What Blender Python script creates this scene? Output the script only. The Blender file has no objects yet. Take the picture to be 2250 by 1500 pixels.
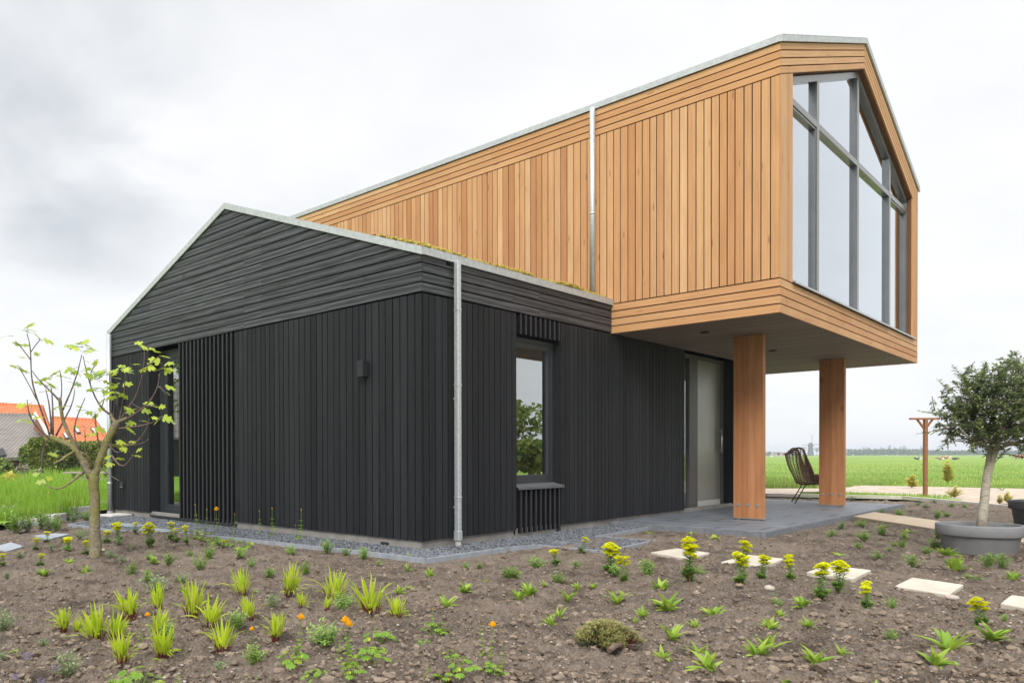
import bpy, math, random
import numpy as np
from mathutils import Vector as V, Matrix
R = random.Random(7)
scn = bpy.context.scene
COL = scn.collection
rad = math.radians

# ------------------------------------------------------------------ camera
CAM = V((-6.3463, -5.6527, 1.05)); F = 1668.1; PX, PY = 785.95, 1015.67
r3 = V((.72556771, -.68814183, -.00350986)); u3 = V((.00858844, .00395528, .9999553)); f2 = V((.68809719, .72556542, -.00877989))
cd = bpy.data.cameras.new('camera'); cam = bpy.data.objects.new('camera', cd); COL.objects.link(cam)
m = Matrix((r3, u3, -f2)).transposed().to_4x4(); m.translation = CAM; cam.matrix_world = m
cd.sensor_width = 36; cd.lens = F * 36 / 2250; cd.shift_x = (1125 - PX) / 2250; cd.shift_y = (PY - 750) / 2250
cd.clip_start = .05; cd.clip_end = 9000
scn.camera = cam
def ray(u, v): return f2 + r3 * ((u - PX) / F) - u3 * ((v - PY) / F)
def P(u, v, z=0.):                       # a point of the photo on the level z
    d = ray(u, v); return CAM + d * ((z - CAM.z) / d.z)
def D(u, v, dep): return CAM + ray(u, v) * dep
def PXM(p): return F / ((V(p) - CAM).dot(f2))   # pixels of the photo per metre at p

# ------------------------------------------------------------------ noise
def vn(x, y, s=0):
    x = np.asarray(x, float); y = np.asarray(y, float)
    xi = np.floor(x).astype(np.int64); yi = np.floor(y).astype(np.int64); fx = x - xi; fy = y - yi
    def h(a, b):
        n = (a * 374761393 + b * 668265263 + s * 974711) & 0xffffffff
        n = ((n ^ (n >> 13)) * 1274126177) & 0xffffffff
        return ((n ^ (n >> 16)) & 0xffff) / 65535.
    sx = fx * fx * (3 - 2 * fx); sy = fy * fy * (3 - 2 * fy)
    a = h(xi, yi) * (1 - sx) + h(xi + 1, yi) * sx; b = h(xi, yi + 1) * (1 - sx) + h(xi + 1, yi + 1) * sx
    return a * (1 - sy) + b * sy
STONES = [(P(u, v).x, P(u, v).y) for u, v in ((1495, 1214), (1653, 1229), (1845, 1254), (2042, 1286), (2268, 1326), (10, 1203), (114, 1177))]
def soil_h(x, y):
    x = np.asarray(x, float); y = np.asarray(y, float)
    h = .05 * (vn(x * .55, y * .55, 1) - .5) + .035 * (vn(x * 1.9 + 3, y * 1.9, 2) - .5)
    c = 1 - np.abs(2 * vn(x * 8.3, y * 8.3, 3) - 1); h = h + .034 * (c * c - .4)
    c = vn(x * 19.7, y * 19.7, 4); h = h + .034 * (c - .5)
    c = vn(x * 47.1, y * 47.1, 5); h = h + .026 * (np.maximum(c, .35) - .55)
    c = vn(x * 97.1, y * 97.1, 6); h = h + .014 * (c - .5)
    d = np.maximum(np.maximum(-x - .72, x - 4.2), np.maximum(-y - .62, y - 8.))       # keep the soil below the gravel strip
    d2 = np.maximum(np.maximum(4.15 - x, x - 12.1), np.maximum(-2.2 - y, y - 9.))
    k = np.clip(np.minimum(d, d2) / .35, 0, 1)
    for sx_, sy_ in STONES:
        k3 = np.clip((np.hypot(x - sx_, y - sy_) - .30) / .25, 0, 1); h = h * (.2 + .8 * k3) - .004 * (1 - k3)
    return h * (.25 + .75 * k) - .012 - .02 * (1 - k)
def sh(x, y): return float(soil_h(np.array([x]), np.array([y]))[0])

# ------------------------------------------------------------------ object helpers
def tag(o, label=None, cat=None, group=None, kind=None):
    if label: o['label'] = label
    if cat: o['category'] = cat
    if group: o['group'] = group
    if kind: o['kind'] = kind
    return o
def empty(name, loc, label, cat, group=None, rz=0.):
    o = bpy.data.objects.new(name, None); COL.objects.link(o); o.location = loc; o.rotation_euler = (0, 0, rz)
    o.empty_display_size = .2
    return tag(o, label, cat, group)
class MB:
    def __init__(s): s.v = []; s.f = []; s.uv = []; s.mi = []; s.smooth = []
    def face(s, pts, uvs=None, mi=0, sm=False):
        n = len(s.v); s.v += [tuple(p) for p in pts]; s.f.append(tuple(range(n, n + len(pts))))
        s.uv += (uvs if uvs else [(0., 0.)] * len(pts)); s.mi.append(mi); s.smooth.append(sm)
    def slab(s, pts, nv, ud=None, mi=0):
        """a flat polygon pts pushed out by nv; u runs along ud"""
        pts = [V(p) for p in pts]; nv = V(nv); n = len(pts); b = len(s.v)
        ud = V(ud).normalized() if ud else (pts[1] - pts[0]).normalized(); nn = nv.normalized(); wd = ud.cross(nn)
        ou, ov = R.uniform(0, 60), R.uniform(0, 60)
        q = pts + [p + nv for p in pts]; s.v += [tuple(p) for p in q]
        uv = [(p.dot(ud) + ou, p.dot(wd) + ov + .3 * p.dot(nn)) for p in q]
        cx = sum(((pts[(i + 1) % n] - pts[0]).cross(pts[(i + 2) % n] - pts[0]) for i in range(n)), V())
        flip = cx.dot(nv) < 0
        fs = [tuple(range(n - 1, -1, -1)), tuple(range(n, 2 * n))] + [(i, (i + 1) % n, n + (i + 1) % n, n + i) for i in range(n)]
        for f in fs:
            if flip: f = f[::-1]
            s.f.append(tuple(b + i for i in f)); s.uv += [uv[i] for i in f]; s.mi.append(mi); s.smooth.append(False)
    def box(s, a, b, ud=None, mi=0):
        (x0, y0, z0), (x1, y1, z1) = a, b
        if ud is None:
            e = (abs(x1 - x0), abs(y1 - y0), abs(z1 - z0)); k = e.index(max(e)); ud = [(1, 0, 0), (0, 1, 0), (0, 0, 1)][k]
        if ud[2]: s.slab([(x0, y0, z0), (x1, y0, z0), (x1, y0, z1), (x0, y0, z1)], (0, y1 - y0, 0), ud, mi)
        else: s.slab([(x0, y0, z0), (x1, y0, z0), (x1, y1, z0), (x0, y1, z0)], (0, 0, z1 - z0), ud, mi)
    def tube(s, pts, rs, n=8, mi=0, cap=True):
        pts = [V(p) for p in pts]
        if not hasattr(rs, '__len__'): rs = [rs] * len(pts)
        b = len(s.v); L = 0; t0 = None; ref = None
        for i, p in enumerate(pts):
            t = (pts[min(i + 1, len(pts) - 1)] - pts[max(i - 1, 0)]).normalized()
            if ref is None: ref = (V((1, 0, 0)) if abs(t.x) < .8 else V((0, 1, 0)))
            a = (ref - t * ref.dot(t)).normalized(); ref = a; c = t.cross(a)
            for k in range(n):
                g = 2 * math.pi * k / n; s.v.append(tuple(p + (a * math.cos(g) + c * math.sin(g)) * rs[i]))
        Ls = [0]
        for i in range(1, len(pts)): Ls.append(Ls[-1] + (pts[i] - pts[i - 1]).length)
        for i in range(len(pts) - 1):
            for k in range(n):
                k2 = (k + 1) % n
                s.f.append((b + i * n + k, b + i * n + k2, b + (i + 1) * n + k2, b + (i + 1) * n + k))
                w = 2 * math.pi * rs[i]
                s.uv += [(Ls[i], w * k / n), (Ls[i], w * (k + 1) / n), (Ls[i + 1], w * (k + 1) / n), (Ls[i + 1], w * k / n)]
                s.mi.append(mi); s.smooth.append(True)
        if cap:
            for base, rev in ((b, True), (b + (len(pts) - 1) * n, False)):
                f = list(range(base, base + n)); f = f[::-1] if rev else f
                s.f.append(tuple(f)); s.uv += [(0., 0.)] * n; s.mi.append(mi); s.smooth.append(False)
    def lathe(s, prof, c, n=40, mi=0):
        b = len(s.v); c = V(c)
        for r, z in prof:
            for k in range(n): g = 2 * math.pi * k / n; s.v.append((c.x + r * math.cos(g), c.y + r * math.sin(g), c.z + z))
        for i in range(len(prof) - 1):
            for k in range(n):
                k2 = (k + 1) % n; s.f.append((b + i * n + k, b + i * n + k2, b + (i + 1) * n + k2, b + (i + 1) * n + k))
                s.uv += [(k / n, prof[i][1]), ((k + 1) / n, prof[i][1]), ((k + 1) / n, prof[i + 1][1]), (k / n, prof[i + 1][1])]; s.mi.append(mi)
                s.smooth.append(True)
    def blob(s, c, r, sq=1., jit=.25, rnd=R, mi=0):
        """a small angular lump"""
        t = (1 + 5 ** .5) / 2; b = len(s.v)
        q = [(-1, t, 0), (1, t, 0), (-1, -t, 0), (1, -t, 0), (0, -1, t), (0, 1, t), (0, -1, -t), (0, 1, -t), (t, 0, -1), (t, 0, 1), (-t, 0, -1), (-t, 0, 1)]
        a = rnd.uniform(0, 6.28); ca, sa = math.cos(a), math.sin(a); ax = rnd.uniform(.7, 1.3)
        for x, y, z in q:
            k = r / 1.9 * rnd.uniform(1 - jit, 1 + jit); x *= ax
            s.v.append((c[0] + (x * ca - y * sa) * k, c[1] + (x * sa + y * ca) * k, c[2] + z * k * sq))
        for f in ((0, 11, 5), (0, 5, 1), (0, 1, 7), (0, 7, 10), (0, 10, 11), (1, 5, 9), (5, 11, 4), (11, 10, 2), (10, 7, 6), (7, 1, 8), (3, 9, 4), (3, 4, 2), (3, 2, 6), (3, 6, 8), (3, 8, 9), (4, 9, 5), (2, 4, 11), (6, 2, 10), (8, 6, 7), (9, 8, 1)):
            s.f.append(tuple(b + i for i in f)); s.uv += [(0., 0.)] * 3; s.mi.append(mi); s.smooth.append(False)
    def leaf(s, p, d, up, L, W, bend=.2, mi=0, seg=2, fold=.15):
        """a pointed leaf from p along d, arching by bend"""
        p = V(p); d = V(d).normalized(); up = V(up); sd = d.cross(up)
        if sd.length < 1e-4: sd = V((1, 0, 0))
        sd.normalize(); nn = sd.cross(d).normalized(); b = len(s.v)
        prof = {2: ((.0, .12), (.45, 1.), (1., .0)), 3: ((0, .25), (.3, .95), (.65, .85), (1, 0)), 4: ((0, .5), (.25, 1), (.55, .8), (.8, .45), (1, 0))}[seg]
        for t, w in prof:
            c = p + d * (L * t) - nn * (bend * L * t * t)
            if w == 0: s.v.append(tuple(c))
            else:
                e = sd * (W * .5 * w); up_ = nn * (fold * W * w); s.v.append(tuple(c - e + up_)); s.v.append(tuple(c)); s.v.append(tuple(c + e + up_))
        k = len(prof) - 1
        for i in range(k - 1):
            o = b + 3 * i
            for j in (0, 1):
                s.f.append((o + j, o + j + 1, o + j + 4, o + j + 3)); s.uv += [(0., 0.)] * 4; s.mi.append(mi); s.smooth.append(True)
        o = b + 3 * (k - 1)
        for j in (0, 1):
            s.f.append((o + j, o + j + 1, o + 3)); s.uv += [(0., 0.)] * 3; s.mi.append(mi); s.smooth.append(True)
    def mesh(s, name, mats, base=None, smooth=None):
        me = bpy.data.meshes.new(name)
        if base is not None: vs = [(a - base[0], b - base[1], c - base[2]) for a, b, c in s.v]
        else: vs = s.v
        me.from_pydata(vs, [], s.f); ul = me.uv_layers.new(name='UVMap'); ul.data.foreach_set('uv', [c for q in s.uv for c in q])
        mats = mats if isinstance(mats, (list, tuple)) else [mats]
        for q in mats: me.materials.append(q)
        me.polygons.foreach_set('material_index', s.mi)
        me.polygons.foreach_set('use_smooth', s.smooth if smooth is None else [smooth] * len(s.f))
        me.update(); return me
    def build(s, name, mats, parent=None, base=None, smooth=None, bevel=0):
        if base is None and parent is not None:
            base = V((0, 0, 0)); q = parent
            while q is not None: base = base + q.location; q = q.parent
        me = s.mesh(name, mats, base, smooth); o = bpy.data.objects.new(name, me); COL.objects.link(o)
        if parent is not None: o.parent = parent
        elif base is not None: o.location = base
        if bevel:
            q = o.modifiers.new('bevel', 'BEVEL'); q.width = bevel; q.segments = 2; q.limit_method = 'ANGLE'
        return o

# ------------------------------------------------------------------ materials
class NT:
    def __init__(s, name):
        s.m = bpy.data.materials.new(name); s.m.use_nodes = True; s.t = s.m.node_tree; s.n = s.t.nodes; s.n.clear()
        s.out = s.n.new('ShaderNodeOutputMaterial')
    def N(s, typ, **kw):
        n = s.n.new('ShaderNode' + typ)
        for k, v in kw.items():
            if k in ('ins',):
                for a, b in v.items(): s.set(n, a, b)
            else: setattr(n, k, v)
        return n
    def set(s, n, a, b):
        i = n.inputs[a]
        if hasattr(b, 'is_linked'): s.t.links.new(b, i)
        elif isinstance(b, (tuple, list)) and len(b) == 3 and i.type == 'RGBA': i.default_value = (*b, 1)
        else: i.default_value = b
    def mix(s, f, a, b, bt='MIX'):
        n = s.N('Mix', data_type='RGBA', blend_type=bt); s.set(n, 0, f); s.set(n, 6, a); s.set(n, 7, b); return n.outputs[2]
    def math(s, op, a, b=0., clamp=False):
        n = s.N('Math', operation=op, use_clamp=clamp); s.set(n, 0, a); s.set(n, 1, b); return n.outputs[0]
    def ramp(s, f, lo, hi): 
        n = s.N('MapRange'); s.set(n, 0, f); s.set(n, 1, lo); s.set(n, 2, hi); n.clamp = True; return n.outputs[0]
    def co(s, which='Object', sc=(1, 1, 1)):
        c = s.N('TexCoord'); mp = s.N('Mapping'); s.set(mp, 0, c.outputs[which]); mp.inputs['Scale'].default_value = sc; return mp.outputs[0]
    def noise(s, vec, scale, det=3, rough=.55, dist=0.):
        n = s.N('TexNoise'); s.set(n, 'Vector', vec); n.inputs['Scale'].default_value = scale; n.inputs['Detail'].default_value = det
        n.inputs['Roughness'].default_value = rough; n.inputs['Distortion'].default_value = dist; return n.outputs[0]
    def isl(s): return s.N('NewGeometry').outputs['Random Per Island']
    def bump(s, h, st=.3, d=.01, nrm=None):
        n = s.N('Bump'); s.set(n, 'Height', h); n.inputs['Strength'].default_value = st; n.inputs['Distance'].default_value = d
        if nrm: s.set(n, 'Normal', nrm)
        return n.outputs[0]
    def bsdf(s, col, rough=.8, spec=.3, metal=0., nrm=None):
        b = s.N('BsdfPrincipled'); s.set(b, 'Base Color', col); s.set(b, 'Roughness', rough); s.set(b, 'Metallic', metal); s.set(b, 'Specular IOR Level', spec)
        if nrm: s.set(b, 'Normal', nrm)
        return b.outputs[0]
    def fin(s, sh): s.t.links.new(sh, s.out.inputs[0]); return s.m
def noisy(name, c1, c2, scale=8., rough=.8, spec=.3, bump=.2, bd=.005, metal=0., bscale=None, det=4, isl=0.):
    t = NT(name); co = t.co(); n = t.noise(co, scale, det); f = t.ramp(n, .3, .7)
    if isl: f = t.math('ADD', t.math('MULTIPLY', f, 1 - isl), t.math('MULTIPLY', t.isl(), isl))
    nb = t.noise(co, bscale or scale * 4, 4)
    return t.fin(t.bsdf(t.mix(f, c1, c2), rough, spec, metal, t.bump(nb, bump, bd) if bump else None))
def wood(name, tones, dark, rough=.6, spec=.3, gs=1., grain=.5, bump=.35, knots=True, blotch=.2):
    """boards: u runs along the board; every board (mesh island) gets a tone of its own"""
    t = NT(name); uv = t.co('UV'); isl = t.isl()
    cr = t.N('ValToRGB'); t.set(cr, 0, isl); el = cr.color_ramp.elements
    while len(el) < len(tones): el.new(.5)
    for i, c in enumerate(tones): el[i].position = i / (len(tones) - 1); el[i].color = (*c, 1)
    mp = t.N('Mapping'); t.set(mp, 0, uv); mp.inputs['Scale'].default_value = (.55, 9 * gs, 1)
    w = t.N('TexWave', wave_type='BANDS', bands_direction='Y'); t.set(w, 'Vector', mp.outputs[0])
    w.inputs['Scale'].default_value = .9; w.inputs['Distortion'].default_value = 5.5; w.inputs['Detail'].default_value = 2.5; w.inputs['Detail Scale'].default_value = 1.3
    mp2 = t.N('Mapping'); t.set(mp2, 0, uv); mp2.inputs['Scale'].default_value = (3, 130 * gs, 1)
    fib = t.noise(mp2.outputs[0], 1., 3, .6)
    mp3 = t.N('Mapping'); t.set(mp3, 0, uv); mp3.inputs['Scale'].default_value = (1.3, 6, 1)
    blo = t.noise(mp3.outputs[0], 1., 3)
    g = t.math('ADD', t.math('MULTIPLY', w.outputs[1], .55), t.math('MULTIPLY', t.ramp(fib, .3, .7), .45))
    c = t.mix(t.math('MULTIPLY', t.math('SUBTRACT', 1., g, True), grain), cr.outputs[0], dark)
    c = t.mix(t.math('MULTIPLY', t.ramp(blo, .35, .75), blotch), c, dark)
    if knots:
        mp4 = t.N('Mapping'); t.set(mp4, 0, uv); mp4.inputs['Scale'].default_value = (1.7, 8.3, 1)
        vo = t.N('TexVoronoi'); t.set(vo, 'Vector', mp4.outputs[0]); vo.inputs['Scale'].default_value = 1.
        k = t.math('SUBTRACT', 1., t.ramp(vo.outputs['Distance'], .05, .13), True)
        c = t.mix(t.math('MULTIPLY', k, .5), c, tuple(q * .35 for q in dark))
    return t.fin(t.bsdf(c, rough, spec, 0, t.bump(g, bump, .003)))
def leafy(name, c1, c2, c3=None, trans=.35, rough=.55, spec=.35, scale=0):
    t = NT(name); i = t.isl(); c = t.mix(t.ramp(i, 0, .8), c1, c2)
    if c3: c = t.mix(t.ramp(i, .86, .95), c, c3)
    if scale:
        c = t.mix(t.ramp(t.noise(t.co(), scale, 2), .35, .65), c, c1)
    a = t.bsdf(c, rough, spec); b = t.N('BsdfTranslucent'); t.set(b, 0, c)
    mx = t.N('MixShader'); mx.inputs[0].default_value = trans; t.t.links.new(a, mx.inputs[1]); t.t.links.new(b.outputs[0], mx.inputs[2])
    return t.fin(mx.outputs[0])
def plain(name, c, rough=.6, spec=.4, metal=0.): t = NT(name); return t.fin(t.bsdf(c, rough, spec, metal))
def glass(name, tint, refl=.25, k=2., gc=(.93, .97, .97)):
    t = NT(name); fr = t.N('Fresnel'); fr.inputs[0].default_value = 1.5
    f = t.math('ADD', t.math('MULTIPLY', fr.outputs[0], k), refl, True)
    a = t.N('BsdfTransparent'); t.set(a, 0, tint); g = t.N('BsdfGlossy'); t.set(g, 0, gc); g.inputs['Roughness'].default_value = .0
    mx = t.N('MixShader'); t.set(mx, 0, f); t.t.links.new(a.outputs[0], mx.inputs[1]); t.t.links.new(g.outputs[0], mx.inputs[2])
    return t.fin(mx.outputs[0])

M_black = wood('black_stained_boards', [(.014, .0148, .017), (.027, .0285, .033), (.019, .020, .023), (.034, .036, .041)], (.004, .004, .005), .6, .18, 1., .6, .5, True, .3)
M_blackh = wood('black_gable_boards_sky_sheen', [(.070, .073, .081), (.115, .120, .132), (.086, .090, .100)], (.007, .007, .008), .5, .3, .6, .95, .9, True, .3)  # sky sheen on the horizontal boards put into a paler base colour
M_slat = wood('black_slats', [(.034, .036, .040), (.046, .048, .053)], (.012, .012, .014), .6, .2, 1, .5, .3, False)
M_slatshade = plain('slat_sides_shade', (.008, .008, .009), .8, .1)  # shade between the slats put into the colour of their sides
M_void = plain('black_membrane', (.003, .003, .0035), 1., .0)
M_larch = wood('larch_boards', [(.58, .305, .13), (.68, .41, .20), (.49, .23, .09), (.71, .45, .24), (.61, .34, .155), (.49, .235, .10), (.65, .37, .175), (.54, .28, .12)], (.25, .095, .034), .6, .3, 1., .32, .3, True, .28)
M_larchgap = plain('gap_behind_larch', (.010, .005, .003), 1., .0)
M_post = wood('glulam_post', [(.47, .215, .09), (.53, .25, .11), (.43, .185, .075)], (.23, .085, .033), .6, .3, 1.2, .4, .25, True, .35)
M_soffit = wood('grey_soffit_boards', [(.25, .205, .165), (.31, .255, .21), (.225, .185, .15)], (.15, .12, .095), .75, .2, 1.2, .45, .3, False, .2)
M_zinc = noisy('galvanised_steel', (.46, .49, .51), (.62, .65, .66), 30, .42, .5, .04, .001, .55, 60)
M_fascia = noisy('galvanised_fascia', (.40, .42, .435), (.53, .55, .565), 22, .5, .5, .05, .001, .35, 60)
M_plinth = noisy('grey_render', (.20, .19, .175), (.30, .285, .265), 5, .9, .2, .5, .004, 0, 140)
M_frame = plain('dark_grey_frame', (.028, .032, .036), .45, .5)
M_gframe = noisy('grey_aluminium', (.10, .105, .11), (.125, .13, .135), 3, .24, 1.0, 0)
M_glass = glass('clear_glass', (.66, .78, .71), .40, 1.6)
M_uglass = glass('upper_glass', (.60, .74, .70), .50, 1.1, (.85, .90, .955))
M_inner = plain('pale_interior', (.62, .60, .56), .9, .2)
M_door = noisy('stainless_door', (.30, .30, .27), (.36, .36, .33), 1.5, .34, .5, .0, .001, .6)
M_steel = plain('brushed_steel', (.60, .60, .58), .3, .5, .9)
M_darksteel = plain('dark_steel', (.02, .02, .022), .5, .5, .3)
M_blind = noisy('green_grey_blind', (.30, .33, .27), (.38, .40, .34), 4, .9, .1, 0)
M_bolt = plain('steel_bolt', (.42, .42, .41), .4, .5, .7)

# ================================================================== THE HOUSE
W = 7.7125; ZJ = 2.877; ZCB = .095; ZFB = 3.290; ZFT = 3.369; SL = .3668
XA = 4.277; YB = -2.316; XW = 12.331; WZ0 = 2.870; WZJ = 3.309; WZH = 5.900; WZF = 6.306; WZT = 6.389; WSL = .3618; XM = (XA + XW) / 2
XE = 9.65; YW2 = 9.2
house = empty('house', (0, 0, 0), 'modern house of black stained lower volume and overhanging larch clad upper volume', 'house')
T = .022
def widths(a, b, lo=.098, hi=.122, rnd=R):
    n = max(1, round((b - a) / ((lo + hi) / 2))); w = [rnd.uniform(lo, hi) for _ in range(n)]; k = (b - a) / sum(w); x = a; o = []
    for q in w: o.append((x, x + q * k)); x += q * k
    return o
G = .0075
def vboards_x(mb, x, y0, y1, z0, z1, out=-1, g=G):       # vertical boards on a wall x = const
    for a, b in widths(y0, y1):
        z1_ = z1(a, b) if callable(z1) else (z1, z1); dx = R.uniform(-.0012, .0012)
        mb.slab([(x + dx, a + g, z0), (x + dx, b - g, z0), (x + dx, b - g, z1_[1]), (x + dx, a + g, z1_[0])], (-out * T, 0, 0), (0, 0, 1))
def vboards_y(mb, y, x0, x1, z0, z1, g=G):       # on a wall y = const facing -y
    for a, b in widths(x0, x1):
        dy = R.uniform(-.0012, .0012)
        mb.slab([(a + g, y + dy, z0), (b - g, y + dy, z0), (b - g, y + dy, z1), (a + g, y + dy, z1)], (0, T, 0), (0, 0, 1))
HG = .016
# -- lower volume: cladding of the gable wall
mb = MB(); vboards_x(mb, 0, 6.208, W, ZCB, ZJ - HG); mb.build('gable_wall', M_black, house)
mb = MB(); vboards_x(mb, 0, .0, 3.655, ZCB, ZJ - HG)
mb.build('gable_wall', M_black, house)
for yy in (6.212, 3.63):
    mb = MB(); mb.slab([(T + .002, yy, ZCB), (.30, yy, ZCB), (.30, yy, ZJ), (T + .002, yy, ZJ)], (0, .02, 0), (0, 0, 1)); mb.build('wall_reveal', M_black, house)
mb = MB()
vboards_y(mb, W + T, 0, XE, ZCB, ZFB); 
mb.build('rear_wall', M_black, house)
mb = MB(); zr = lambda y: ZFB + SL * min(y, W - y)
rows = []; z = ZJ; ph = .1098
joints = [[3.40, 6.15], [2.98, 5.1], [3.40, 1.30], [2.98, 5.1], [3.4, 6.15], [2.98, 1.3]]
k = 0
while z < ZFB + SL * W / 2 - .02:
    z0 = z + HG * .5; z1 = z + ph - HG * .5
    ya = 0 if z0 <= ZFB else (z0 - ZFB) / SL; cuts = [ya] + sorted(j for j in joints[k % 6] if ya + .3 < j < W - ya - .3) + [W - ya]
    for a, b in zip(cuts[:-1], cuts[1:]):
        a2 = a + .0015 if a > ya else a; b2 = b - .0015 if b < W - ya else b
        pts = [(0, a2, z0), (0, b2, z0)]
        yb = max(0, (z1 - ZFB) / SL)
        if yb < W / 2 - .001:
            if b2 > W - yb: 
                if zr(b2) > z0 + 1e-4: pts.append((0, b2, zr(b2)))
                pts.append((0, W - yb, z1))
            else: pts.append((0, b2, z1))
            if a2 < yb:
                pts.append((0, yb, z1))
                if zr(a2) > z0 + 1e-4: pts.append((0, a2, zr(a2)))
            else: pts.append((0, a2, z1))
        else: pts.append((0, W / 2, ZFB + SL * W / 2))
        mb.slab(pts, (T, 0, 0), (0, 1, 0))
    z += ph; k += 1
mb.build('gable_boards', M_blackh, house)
# -- right wall (y = 0)
mb = MB(); vboards_y(mb, 0, T + .001, 1.823, ZCB, ZJ - HG); mb.build('side_wall', M_black, house)
mb = MB(); vboards_y(mb, 0, 9.10, XE, ZCB, ZJ - HG); mb.build('side_wall', M_black, house)
mb = MB(); vboards_y(mb, 0, 2.865, 6.843, ZCB, ZJ - HG); mb.build('side_wall', M_black, house); mb = MB()
for x in (6.843 - T, 9.08):                                          # door recess reveals
    mb = MB(); mb.slab([(x, T + .002, ZCB), (x, .34, ZCB), (x, .34, ZJ), (x, T + .002, ZJ)], (T, 0, 0), (0, 0, 1)); mb.build('wall_reveal', M_black, house)
for x in (1.803, 2.866):
    mb = MB(); mb.slab([(x, T + .002, .03), (x, .2, .03), (x, .2, ZJ), (x, T + .002, ZJ)], (.02, 0, 0), (0, 0, 1)); mb.build('wall_reveal', M_black, house)
mb = MB()
for a, b in widths(.02, 3.4): mb.slab([(XE, a + G, ZCB), (XE, b - G, ZCB), (XE, b - G, ZJ), (XE, a + G, ZJ)], (T, 0, 0), (0, 0, 1))
mb.build('end_wall', M_black, house)
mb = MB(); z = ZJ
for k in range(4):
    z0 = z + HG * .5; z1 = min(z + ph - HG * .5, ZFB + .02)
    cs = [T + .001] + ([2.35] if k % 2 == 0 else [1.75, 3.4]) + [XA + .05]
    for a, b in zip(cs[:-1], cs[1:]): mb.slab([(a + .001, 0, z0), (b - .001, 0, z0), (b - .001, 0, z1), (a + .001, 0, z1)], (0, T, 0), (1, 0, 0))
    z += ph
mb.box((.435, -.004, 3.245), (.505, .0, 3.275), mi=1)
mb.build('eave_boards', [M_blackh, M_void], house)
# dark membrane behind the boards and the body of the lower volume
mb = MB()
def wallrect_x(x0, x1, y0, y1, z0, z1): mb.box((x0, y0, z0), (x1, y1, z1))
mb.slab([(T + .003, 3.63, ZCB), (T + .003, .03, ZCB), (T + .003, .03, ZJ), (T + .003, 3.63, ZJ)], (.05, 0, 0))
mb.slab([(T + .003, W - .01, ZCB), (T + .003, 6.235, ZCB), (T + .003, 6.235, ZJ), (T + .003, W - .01, ZJ)], (.05, 0, 0))
mb.slab([(T + .003, .03, ZJ), (T + .003, W - .03, ZJ), (T + .003, W - .03, ZFB), (T + .003, W / 2, ZFB + SL * (W / 2) - .02), (T + .003, .03, ZFB)], (.05, 0, 0))
for a, b, z0, z1 in ((.08, 1.80, ZCB, ZJ), (2.89, 6.82, ZCB, ZJ), (9.105, XE - .01, ZCB, ZJ), (.08, XA + .1, ZJ, ZFB)): mb.box((a, T + .003, z0), (b, .08, z1))
mb.box((XE - .06, .09, ZCB), (XE - .003, 3.5, ZJ))
mb.box((.08, W - .06, ZCB), (XE, W, ZFB)); mb.box((XE - .06, 3.5, 0), (XE - .003, W, ZJ))
mb.box((1.80, .16, .03), (2.89, .2, .62)); mb.box((1.80, .16, 2.56), (2.89, .2, ZJ)); mb.box((1.80, .03, ZJ - .02), (2.89, .2, ZJ + .02))
mb.box((.03, 3.63, ZJ - .015), (.3, 6.235, ZJ + .03))
mb.build('wall_membrane', M_void, house)
mb = MB(); mb.box((.035, .035, -.35), (.075, W - .03, ZCB + .015)); mb.box((.08, .035, -.35), (XE, .075, ZCB + .015)); mb.box((.08, W - .07, -.35), (XE, W - .03, ZCB + .01))
mb.build('plinth', M_plinth, house)
for y, u0 in ((.61, 0), (6.92, 0)):
    mb = MB(); mb.box((.02, y - .062, -.012), (.034, y + .062, .036))
    for q in range(4): mb.box((.016, y - .055, -.006 + q * .010), (.0195, y + .055, -.002 + q * .010))
    mb.build('air_vent', M_frame, house)
# roof of the lower volume with its metal edge and sedum
mb = MB(); e = .028
for s_ in (0, 1):
    y0, y1 = (-e, W / 2) if s_ == 0 else (W + e, W / 2)
    za = ZFT - .05 - SL * e; zb = ZFT - .05 + SL * W / 2
    mb.slab([(-.0, y0, za), (XE, y0, za), (XE, y1, zb), (-.0, y1, zb)], (0, 0, .03))
mb.build('lower_roof', noisy('dark_roofing', (.03, .03, .03), (.05, .05, .048), 4), house)
mb = MB(); FH = ZFT - ZFB
pk = ZFB + SL * W / 2
mb.slab([(-e, -e, ZFB - SL * e), (-e, W / 2, pk), (-e, W / 2, pk + FH + .004), (-e, -e, ZFT - SL * e + .004)], (e - .004, 0, 0), (0, 1, SL))
mb.slab([(-e, W + e, ZFB - SL * e), (-e, W / 2, pk), (-e, W / 2, pk + FH + .004), (-e, W + e, ZFT - SL * e + .004)], (e - .004, 0, 0), (0, 1, -SL))
for sy in (0, 1):
    f = (lambda y: y) if sy == 0 else (lambda y: W - y)
    mb.slab([(-e, f(-e - .001), ZFT + .004 - SL * e), (-e, f(W / 2), pk + FH + .004), (.16, f(W / 2), pk + FH + .004), (.16, f(-e - .001), ZFT + .004 - SL * e)], (0, 0, .006), (0, 1, SL))
mb.slab([(-.002, -e - .002, ZFB - .003), (XA + .03, -e - .002, ZFB - .003), (XA + .03, -e - .002, ZFT), (-.002, -e - .002, ZFT)], (0, .024, 0), (1, 0, 0))
mb.slab([(.16, -e - .002, ZFT + .001), (XA + .03, -e - .002, ZFT + .001), (XA + .03, .10, ZFT + .02), (.16, .10, ZFT + .02)], (0, 0, .006), (1, 0, 0))
mb.slab([(-.002, W + e + .002, ZFB - .003), (XE, W + e + .002, ZFB - .003), (XE, W + e + .002, ZFT), (-.002, W + e + .002, ZFT)], (0, -.024, 0), (1, 0, 0))
mb.build('roof_edge', M_fascia, house)
M_sedum = leafy('sedum', (.30, .27, .03), (.46, .32, .05), (.38, .14, .05), .15)
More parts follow.
